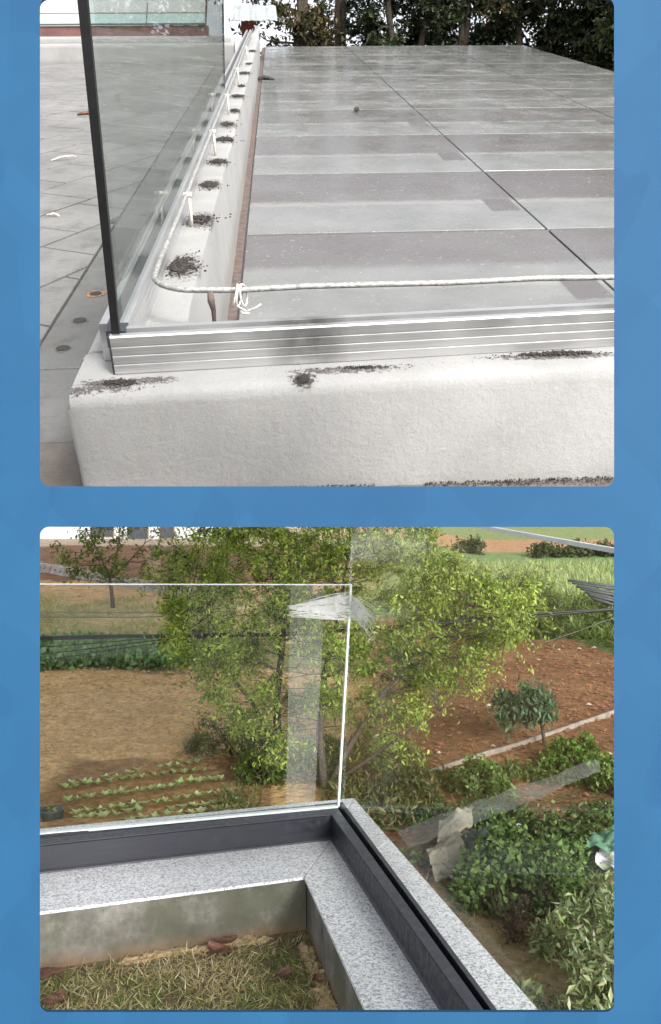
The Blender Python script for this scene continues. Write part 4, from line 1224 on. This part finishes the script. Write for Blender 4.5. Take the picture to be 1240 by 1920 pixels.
field_leaves('dry_grass', 'dry yellowish grass patch beyond the kale strip', 'grass', 9000, dry_xy, .34, .09, [(.38, .34, .17), (.30, .30, .12), (.20, .24, .09), (.46, .40, .24)], .4, 'grass', .05)
def light_xy():
    y = rng.uniform(37, 55); x = y * rng.uniform(.10, .50)
    return x, y
field_leaves('valley_grass', 'pale green tall grass on the valley floor at right', 'grass', 20000, light_xy, .62, .07, [(.36, .42, .19), (.29, .36, .13), (.24, .32, .10), (.44, .46, .25)], 1.3, 'grass', .1)
def near_xy():
    x = rng.uniform(.6, 3.2); y = rng.uniform(6, 9.8)
    if x > .5 * y: return None, None
    return x, y
field_leaves('dead_grass', 'thin dead grass on the ground below the right parapet', 'grass', 2600, near_xy, .11, .07, [(.33, .25, .13), (.24, .17, .085), (.20, .20, .08)], .25, 'grass', .01)
def weeds_xy():
    y = rng.uniform(9.8, 14); x = y * rng.uniform(.02, .48)
    if noise.noise(Vector((x * 1.1, y * 1.1, 12))) < .02: return None, None
    return x, y
field_leaves('weeds', 'low green weeds over the red soil beyond the sacks', 'weeds', 7000, weeds_xy, .10, .45, [(.10, .15, .04), (.15, .21, .06), (.07, .10, .03)], .5, hmax=.14)
def underst_xy():
    x = rng.uniform(-1.6, 1.6); y = rng.uniform(11, 15.5)
    if noise.noise(Vector((x * .9, y * .9, 22))) < -.1: return None, None
    return x, y
field_leaves('undergrowth', 'scrubby weeds round the foot of the big tree', 'weeds', 5200, underst_xy, .13, .28, [(.14, .17, .05), (.20, .20, .08), (.10, .12, .04), (.22, .17, .08)], .7, hmax=.28)

def brush_xy():
    y = rng.uniform(23, 38); x = y * rng.uniform(.13, .48)
    if y < 33.25 + (x - 5.93) * (23.63 - 33.25) / (8.25 - 5.93) + .3: return None, None
    return x, y
field_leaves('scrub', 'mixed green scrub beyond the edge of the red field', 'scrub', 9000, brush_xy, .42, .12, [(.16, .22, .06), (.22, .28, .09), (.10, .14, .04)], .9, hmax=.5)

# --- the big tree in the middle
YG = [(.30, .40, .07), (.39, .50, .095), (.23, .33, .065), (.47, .56, .13), (.16, .24, .05), (.34, .37, .09)]
def tree_clumps(n, g):
    cl = []
    while len(cl) < n:
        u = g.uniform(250, 1060); v = g.uniform(968, 1500)
        y = g.uniform(12.0, 16.2)
        # outline of the crown, wide above and narrowing towards the foot
        left = interp(v, [(960, 330), (1060, 300), (1130, 290), (1200, 300), (1330, 400), (1420, 480), (1500, 560)])
        right = interp(v, [(960, 800), (1040, 900), (1100, 1030), (1150, 1030), (1230, 950), (1330, 850), (1400, 780), (1470, 690), (1510, 640)])
        if not (left + 20 < u < right - 20): continue
        if v > 1330 and 660 > u > 540 and g.random() < .5: continue
        d = Vector(((u - PX) / FPX, 1, -(v - 1105) / FPX)) * y
        if d.z < -3.0 or (v > 1240 and g.random() < .30): continue
        cl.append((tuple(d), g.uniform(.28, .66), g.uniform(.6, 1.3), g.uniform(.65, 1.3)))
    return cl
stems = [([(-.95, 14.9, -3.1), (-.98, 14.8, -2.0), (-.86, 14.6, -.9), (-.76, 14.4, .2), (-.70, 14.3, 1.0)], .085, .02),
         ([(-.10, 13.2, -3.25), (-.18, 13.3, -2.4), (-.10, 13.5, -1.4), (.15, 13.6, -.4), (.3, 13.7, .6)], .08, .02),
         ([(-.06, 13.2, -3.2), (.35, 13.4, -2.5), (.9, 13.6, -1.7), (1.7, 13.7, -.8), (2.6, 13.8, -.1)], .06, .012),
         ([(-.9, 14.8, -3.0), (-1.4, 14.5, -2.0), (-2.0, 14.2, -1.2), (-2.6, 14.0, -.5)], .05, .012),
         ([(-.12, 13.2, -3.2), (.5, 13.0, -2.75), (1.1, 12.8, -2.3), (1.7, 12.7, -1.9)], .04, .012)]
plant('broadleaf_tree', 'large yellow green leafy tree with several dark stems behind the glass corner', 'tree', ML, (-.5, 14, -3.2), stems, tree_clumps(440, random.Random(12)), .086, .036, YG, 'leaf', None, 9, 18, .3, .010)

# --- smaller plants
def bush(name, label, c, rx, rz, n, leaf, w, cols, rad=.22, cat='bush', twigs=8, per=12, mat='leaf', stemr=.02, base_z=None, flat=.8):
    x, y = c; z = gz(x, y) if base_z is None else base_z
    g = random.Random(int(abs(x * 131 + y * 17)) + n)
    cl = []
    for _ in range(n):
        a = g.uniform(0, 6.28); r = rx * math.sqrt(g.random())
        h = rz * (1 - (r / rx) ** 2 * flat) * g.uniform(.25, 1)
        cl.append(((x + r * math.cos(a), y + r * math.sin(a) * .8, z + h), rad * g.uniform(.7, 1.25), 1.0, g.uniform(.6, 1.35)))
    st = [([(x + g.uniform(-.1, .1) * rx, y, z - .05), (x + g.uniform(-.5, .5) * rx, y + g.uniform(-.3, .3) * rx, z + rz * .55)], stemr, stemr * .5) for _ in range(4)]
    return plant(name, label, cat, ML, (x, y, z), st, cl, leaf, w, cols, mat, None, twigs, per, .15, stemr * .5)
GG = [(.23, .28, .13), (.31, .36, .19), (.15, .20, .08), (.38, .42, .25)]
DG = [(.13, .21, .055), (.18, .27, .07), (.09, .15, .04), (.22, .31, .10)]
bush('leafy_bush', 'grey green bush with narrow pale leaves at the lower right', (2.05, 6.2), .85, 1.15, 46, .095, .030, GG, .24, twigs=10, per=15)
bush('leafy_bush', 'grey green bush rising behind the lower right bush', (2.6, 7.4), .7, .95, 30, .095, .030, GG, .24, twigs=9, per=14)
bush('vine_mound', 'dense green vines heaped over dark sheets right of the beige sacks', (2.2, 9.05), .85, .85, 66, .075, .05, DG, .2, 'vines', 9, 14)
bush('vine_mound', 'pale green vines at the back of the heap near the white scrap', (2.9, 10.2), .9, .55, 40, .075, .045, [(.14, .19, .06), (.19, .24, .08), (.09, .13, .04)], .2, 'vines', 8, 12)
bush('dead_brush', 'brown dead brush at the foot of the green vines', (2.3, 8.35), .8, .28, 34, .06, .012, [(.12, .085, .06), (.17, .12, .08), (.08, .06, .045)], .2, 'brush', 9, 12)
bush('low_shrub', 'round dark green shrub standing on red soil beyond the right pane', (2.3, 12.7), .48, .45, 22, .09, .05, DG, .2)
bush('low_shrub', 'dark scrubby shrub just right of the glass corner', (1.15, 12.3), .6, .45, 22, .09, .045, [(.05, .075, .025), (.08, .10, .035)], .22)
bush('low_shrub', 'bright green shrub on the red slope at right', (4.15, 13.9), .5, .6, 24, .10, .055, [(.14, .24, .04), (.19, .31, .06), (.10, .17, .03)], .22)
bush('low_shrub', 'green weedy shrub at the right edge below the bright shrub', (4.6, 12.6), .6, .45, 22, .09, .05, [(.13, .20, .05), (.17, .25, .07)], .2)
bush('grey_shrub', 'thin grey brown shrub at the left foot of the big tree', (-1.75, 15.0), .85, 1.0, 26, .10, .03, [(.14, .14, .07), (.19, .18, .09), (.10, .12, .05)], .3, per=10)
bush('grey_shrub', 'small green shrub under the big tree left of its stems', (-1.1, 13.4), .5, .55, 16, .10, .04, [(.15, .21, .05), (.11, .15, .04)], .24)
# young tree with drooping bluish leaves
x, y = 3.86, 15.1; z = gz(x, y)
cl = [((x - .25 + .42 * math.cos(a), y + .3 * math.sin(a), z + .78 + .16 * math.sin(a * 3) - (.12 if k % 2 else 0)), .23, 1.1, rng.uniform(.8, 1.25)) for k, a in enumerate([i * .48 for i in range(13)])] + [((x - .2, y, z + .95), .25, 1.2, 1.2)]
plant('young_tree', 'young tree with bluish drooping leaves on the red slope', 'tree', ML, (x, y, z), [([(x + .1, y, z - .05), (x + .05, y, z + .35), (x - .12, y, z + .72)], .04, .02)], cl, .15, .055, [(.09, .15, .085), (.13, .20, .115), (.06, .11, .06)], 'leaf', None, 9, 13, .8, .015)
# small tree in front of the house
x, y = -9.67, 35.5; z = gz(x, y)
g = random.Random(9); cl = []
for _ in range(46):
    a = g.uniform(0, 6.28); h = g.uniform(1.25, 3.9); r = (2.5 - abs(h - 2.6) * .55) * math.sqrt(g.random())
    cl.append(((x + r * math.cos(a), y + r * math.sin(a), z + h), g.uniform(.35, .6), .8, g.uniform(.7, 1.3)))
plant('garden_tree', 'small thin leaved tree on a bare stem in front of the white house', 'tree', ML, (x, y, z), [([(x + .1, y, z - .1), (x, y, z + .7), (x - .1, y, z + 1.3)], .10, .07), ([(x - .1, y, z + 1.3), (x - .6, y, z + 2.4), (x - 1.2, y, z + 3.4)], .06, .02), ([(x - .1, y, z + 1.3), (x + .2, y, z + 2.4), (x + .3, y, z + 3.6)], .06, .02), ([(x, y, z + 1.3), (x + .7, y, z + 2.0), (x + 1.4, y, z + 2.8)], .05, .02)], cl, .22, .10, [(.12, .16, .035), (.17, .21, .05), (.09, .12, .03)], 'leaf', None, 7, 8, .2, .02)
# brush beyond the red field edge
BRS = [(.16, .22, .06), (.22, .28, .09), (.11, .15, .045), (.27, .32, .13)]
for k, (x, y, rx, rz, lab) in enumerate([(6.2, 32.0, 2.0, 1.8, 'feathery green bush past the top of the red field behind the big tree'), (8.2, 31.0, 2.2, 2.1, 'tall feathery bush past the red field edge under the dark cables'), (10.4, 31.5, 2.2, 2.0, 'pale feathery bush past the red field close to the right edge'), (9.6, 27.0, 1.5, 1.3, 'dense green bush hanging over the right end of the red field edge'), (4.4, 36.0, 2.2, 1.8, 'pale bush on the valley floor behind the right half of the tree'), (8.0, 37.5, 2.4, 1.6, 'farthest pale feathery bush before the valley grass')]):
    bush('feathery_bush', lab, (x, y), rx, rz, 34, .26, .06, BRS, .6, per=13, twigs=9, stemr=.05)
for k, (x, y, lab) in enumerate([(19.0, 61.5, 'dark rounded bush at the foot of the far brown field, left one'), (21.3, 62.0, 'dark rounded bush at the foot of the far brown field, right one'), (16.2, 61.0, 'low dark bush on the far green strip'), (11.0, 63, 'far green bush seen beside the sloping glass edge')]):
    bush('far_bush', lab, (x, y), 1.3, .9, 14, .4, .2, [(.07, .09, .035), (.10, .12, .05)], .5, per=9, twigs=7, stemr=.05)

# --- sacks, sheets, canes, net under the vines
def cloth(name, label, cs, mat, cat, amp=.04, n=22, sag=.0, seed=1):
    """a crumpled sheet between four corners, 3 mm thick"""
    mb = MB(); v = []
    a, b, c_, d = [Vector(p) for p in cs]
    for i in range(n + 1):
        for j in range(n + 1):
            s_, t_ = i / n, j / n
            p = a.lerp(b, s_).lerp(d.lerp(c_, s_), t_)
            e = math.sin(math.pi * s_) * math.sin(math.pi * t_)
            p.z += noise.fractal(Vector((p.x * 5, p.y * 5, seed)), .8, 2, 3) * amp + e * sag + .03 * abs(math.sin(7 * (s_ + .6 * t_) + seed)) * math.sin(math.pi * t_)
            p.y += noise.noise(Vector((p.x * 6, p.z * 6, seed + 3))) * amp
            v.append(p)
    f = [(i * (n + 1) + j, i * (n + 1) + j + 1, (i + 1) * (n + 1) + j + 1, (i + 1) * (n + 1) + j) for i in range(n) for j in range(n)]
    mb.add(v, f); mb.add([(p.x, p.y, p.z - .003) for p in v], [tuple(reversed(q_)) for q_ in f])
    one(name, mb, mat, ML, label, cat, smooth=True)
cloth('sack', 'beige woven sack lying nearest the granite edge', [(1.16, 9.25, -3.22), (1.79, 9.8, -3.16), (1.75, 10.6, -3.02), (1.14, 9.85, -3.1)], 'sack', 'sack', .07, sag=.10)
cloth('sack', 'pale sack sheet behind the nearest beige sack, partly under vines', [(1.28, 9.95, -3.05), (1.82, 10.55, -3.0), (1.93, 11.3, -2.95), (1.40, 10.6, -2.95)], 'sack', 'sack', .07, sag=.08, seed=4)
cloth('dark_sheet', 'dark grey plastic sheet between the beige sack and the vines', [(1.58, 10.1, -3.0), (1.70, 9.3, -3.05), (2.0, 9.6, -2.95), (2.06, 10.4, -2.95)], 'sheet_dark', 'sheet', .06, sag=.05, seed=7)
cloth('green_net', 'green net heaped at the right edge above the white plastic', [(2.88, 9.3, -2.88), (3.4, 8.9, -2.85), (3.6, 9.6, -2.75), (3.08, 9.7, -2.82)], 'net', 'net', .10, seed=9)
cloth('plastic_scrap', 'crumpled white plastic below the green net at the right edge', [(2.92, 9.15, -3.0), (3.3, 8.55, -3.02), (3.5, 8.9, -2.92), (3.05, 9.4, -2.95)], 'film_white', 'plastic', .08, seed=12)
cloth('plastic_scrap', 'small white plastic scrap lying on top of the vines', [(1.98, 9.3, -2.72), (2.16, 9.32, -2.70), (2.18, 9.5, -2.72), (2.03, 9.48, -2.74)], 'film_white', 'plastic', .05, 6, seed=15)
for k, (a, b, lab) in enumerate([((1.35, 9.25), (2.35, 8.75), 'longest grey cane on the ground in front of the vine heap'), ((1.5, 9.45), (2.5, 8.95), 'grey cane lying just behind the longest cane'), ((1.75, 9.0), (2.75, 8.5), 'grey cane reaching toward the lower right bush'), ((1.25, 9.4), (1.95, 8.85), 'short cane close to the beige sack'), ((1.9, 9.3), (2.9, 8.85), 'thin grey cane half hidden under the vines')]):
    q = MB(); za, zb = gz(*a) + .05 + .02 * k, gz(*b) + .06 + .015 * k
    pts = [Vector((a[0], a[1], za)).lerp(Vector((b[0], b[1], zb)), i / 6) + Vector((0, .015 * math.sin(i * 1.7 + k), .012 * math.sin(i * 2 + k))) for i in range(7)]
    q.tube(pts, .022 - .002 * k, 7); one('cane', q, 'cane', ML, lab, 'cane', smooth=True)
for k, (p, lab) in enumerate([((3.9, 11.9), 'pinkish stone on the soil at the right edge'), ((2.95, 11.2), 'pale block lying behind the vines')]):
    q = MB(); q.blob((p[0], p[1], gz(*p) + .05), .12, random.Random(k), (1.2, .8, .6)); one('field_rock', q, 'pebble', ML, lab, 'rock')

# --- pale line and cloudy band across the shrubs, both added as glass reflections
q = MB(); rings = []
kp = [(.22, 12.55), (.59, 12.9), (1.62, 13.75), (3.22, 14.85), (4.6, 16.0), (6.0, 17.2), (7.2, 18.2)]
for i in range(len(kp) - 1):
    for k in range(8):
        t_ = k / 8; x = kp[i][0] + (kp[i + 1][0] - kp[i][0]) * t_; y = kp[i][1] + (kp[i + 1][1] - kp[i][1]) * t_
        j = .012 * noise.noise(Vector((x * 3, y * 3, 5))); z = gz0(x, y)
        rings.append([(x + .014 + j, y - .018, z - .1), (x + .014 + j, y - .018, z + .075 + j), (x - .014 + j, y + .018, z + .075 + j), (x - .014 + j, y + .018, z - .1)])
q.loft(rings)
one('garden_kerb', q, 'kerb', ML, 'narrow pale kerb line running diagonally across the red soil at right', 'kerb')
q = MB(); v = []; NB = 30
for i in range(NB + 1):
    for j in range(7):
        t_, w_ = i / NB, j / 6
        lo = Vector((1.01, 10.46, -3.26)).lerp(Vector((4.50, 13.65, -3.02)), t_); hi = Vector((.90, 11.14, -3.25)).lerp(Vector((4.70, 14.40, -2.95)), t_)
        p = lo.lerp(hi, w_) * .90
        p.z += .05 * noise.noise(p * 2.2) + .015 * noise.noise(p * 9)
        v.append(tuple(p))
q.add(v, [(i * 7 + j, (i + 1) * 7 + j, (i + 1) * 7 + j + 1, i * 7 + j + 1) for i in range(NB) for j in range(6)])
one('clear_sheeting', q, 'sheeting', ML, 'broad cloudy strip of clear sheeting across the shrubs right of the granite', 'sheeting', smooth=True)

# --- cables
def cable(name, label, pts, r, mat='cable', strands=1, spread=.0, cat='cable'):
    q = MB()
    for s_ in range(strands):
        oz, oy = (rng.uniform(-spread, spread), rng.uniform(-spread, spread)) if strands > 1 else (0, 0)
        P = []
        for i in range(len(pts) - 1):
            for k in range(6):
                p = Vector(pts[i]).lerp(Vector(pts[i + 1]), k / 6); P.append(p)
        P.append(Vector(pts[-1]))
        P = [p + Vector((0, oy, oz + .012 * math.sin(p.x * 1.7 + s_ * 2))) for p in P]
        q.tube(P, r, 6)
    return one(name, q, mat, ML, label, cat, smooth=True)
cable('cable_bundle', 'thick black cable bundle crossing the garden from left through the tree', [(-7.5, 13.4, -.86), (-4.9, 13.4, -.80), (-2.0, 13.4, -.75), (-.9, 13.4, -.74), (.6, 13.4, -.66), (2.1, 13.4, -.52), (4.8, 13.4, -.32), (7.5, 13.4, -.10)], .017, 'cable', 5, .030)
cable('cable', 'thin black cable sagging below the bundle at left, upper one', [(-7.5, 13.3, -1.2), (-4.9, 13.3, -.94), (-3.6, 13.3, -.86), (-2.5, 13.35, -.78)], .009)
cable('cable', 'thin black cable sagging below the bundle at left, middle one', [(-7.5, 13.2, -1.35), (-4.9, 13.2, -1.06), (-3.6, 13.3, -.93), (-2.3, 13.35, -.79)], .009)
cable('cable', 'thin black cable sagging below the bundle at left, lowest one', [(-7.5, 13.1, -1.5), (-4.9, 13.1, -1.17), (-3.6, 13.2, -.99), (-2.1, 13.35, -.80)], .009)
cable('cable', 'thin grey cable above the bundle over the dry grass, upper one', [(-11, 18, -.52), (-6.5, 18, -.52), (-2.4, 18, -.50), (-.5, 18, -.48)], .009, 'cable_grey')
cable('cable', 'thin grey cable above the bundle over the dry grass, lower one', [(-11, 18, -.63), (-6.5, 18, -.63), (-2.4, 18, -.59), (-.5, 18, -.56)], .013, 'cable_grey')
t = Thing('pole_stack', 'stack of dark slanting poles at the right edge above the bushes', 'poles', ML, (9.3, 27, -1.4))
for k in range(7):
    q = MB(); dz = -.10 * k + .02 * (k % 2)
    q.tube([(8.0 + .12 * k, 27 - .05 * k, .30 + dz), (9.4, 27 - .05 * k, .12 + dz * 1.05), (11.5, 27 - .05 * k, -.05 + dz * 1.1)], .05, 6); t.part('pole', q, 'sheet_dark', True)
q = MB(); q.tube([(10.8, 26.9, -2.6), (10.8, 26.9, .35)], .07, 8); t.part('post', q, 'bark', True)
cable('cable', 'thin pale wire slanting down behind the right bushes', [(8.9, 25, -.85), (7.6, 25.2, -1.35), (6.4, 25.4, -1.75)], .012, 'cable_grey')

# --- stone wall, posts and house at the upper left
t = Thing('stone_wall', 'low grey stone garden wall climbing to the left below the house', 'wall', ML, (-12, 43, 0))
a, b = Vector((-17.5, 47.0)), Vector((-6.6, 38.2)); dd = (b - a).normalized(); nn = Vector((-dd.y, dd.x)); ln = (b - a).length
k = 0; s_ = 0
while s_ < ln - .3:
    w = rng.uniform(.42, .62)
    for r in range(2):
        p = a + dd * (s_ + (.2 if r else 0)); z = gz(p.x, p.y) - .06 + .27 * r
        h = .25 + rng.uniform(-.02, .02); e = rng.uniform(.0, .04)
        p2 = p + dd * (w - .03)
        poly = [pz(p - nn * (.18 + e)), pz(p2 - nn * (.18 + e)), pz(p2 + nn * .18), pz(p + nn * .18)]
        q = MB(); q.prism(poly, z, z + h, .025); t.part('stone', q, 'stone_wall')
    s_ += w
t = Thing('white_house', 'white rendered house with dark windows at the top left', 'house', ML, (-16, 63, 3.5))
q = MB(); q.box((-30, 62, 2.2), (-9.6, 70, 6.1)); t.part('wall', q, 'house_wall')
q = MB(); q.box((-30.2, 61.6, 2.0), (-9.3, 61.98, 3.0)); t.part('plinth', q, 'post_brown')
for (x0, x1, z0_, z1_) in ((-18.6, -16.9, 4.1, 5.7), (-15.7, -14.2, 3.5, 5.3), (-13.2, -12.2, 4.0, 5.4)):
    q = MB(); q.box((x0 - .08, 61.93, z0_ - .08), (x1 + .08, 61.99, z1_ + .08)); w_ = t.part('window', q, 'post_brown')
    q = MB(); q.box((x0, 61.90, z0_), (x1, 61.925, z1_)); p_ = link('pane', q.mesh('pane'), 'window_dark', w_)
q = MB(); q.box((-30.4, 61.5, 6.1), (-9.3, 70.4, 6.22)); t.part('roof', q, 'tin')
for k, (x, w, h, mt, lab) in enumerate([(-9.3, .42, 1.95, 'post_brown', 'broad tan gate post left of the pair below the house'), (-8.25, .38, 1.75, 'post_dark', 'darker gate post right of the pair below the house')]):
    y = 42.2; z = gz(x, y)
    t = Thing('gate_post', lab, 'post', ML, (x, y, z), 'gate posts')
    q = MB(); q.prism([(x - w, y - .2), (x + w, y - .2), (x + w, y + .2), (x - w, y + .2)], z - .3, z + h, .03); t.part('shaft', q, mt)
    q = MB(); q.prism([(x - w - .04, y - .24), (x + w + .04, y - .24), (x + w + .04, y + .24), (x - w - .04, y + .24)], z + h + .002, z + h + .08, .02); t.part('cap', q, mt)
t = Thing('timber_beam', 'dark timber beam lying right of the gate posts', 'beam', ML, (-6.9, 42.5, 1.5))
q = MB(); q.box((-7.8, 42.4, gz(-7, 42.5) + 1.0), (-5.0, 42.6, gz(-7, 42.5) + 1.18)); t.part('beam', q, 'post_dark')
q = MB(); q.box((-6.2, 42.42, gz(-6.2, 42.5) - .2), (-6.0, 42.58, gz(-7, 42.5) + .995)); t.part('support', q, 'post_dark')
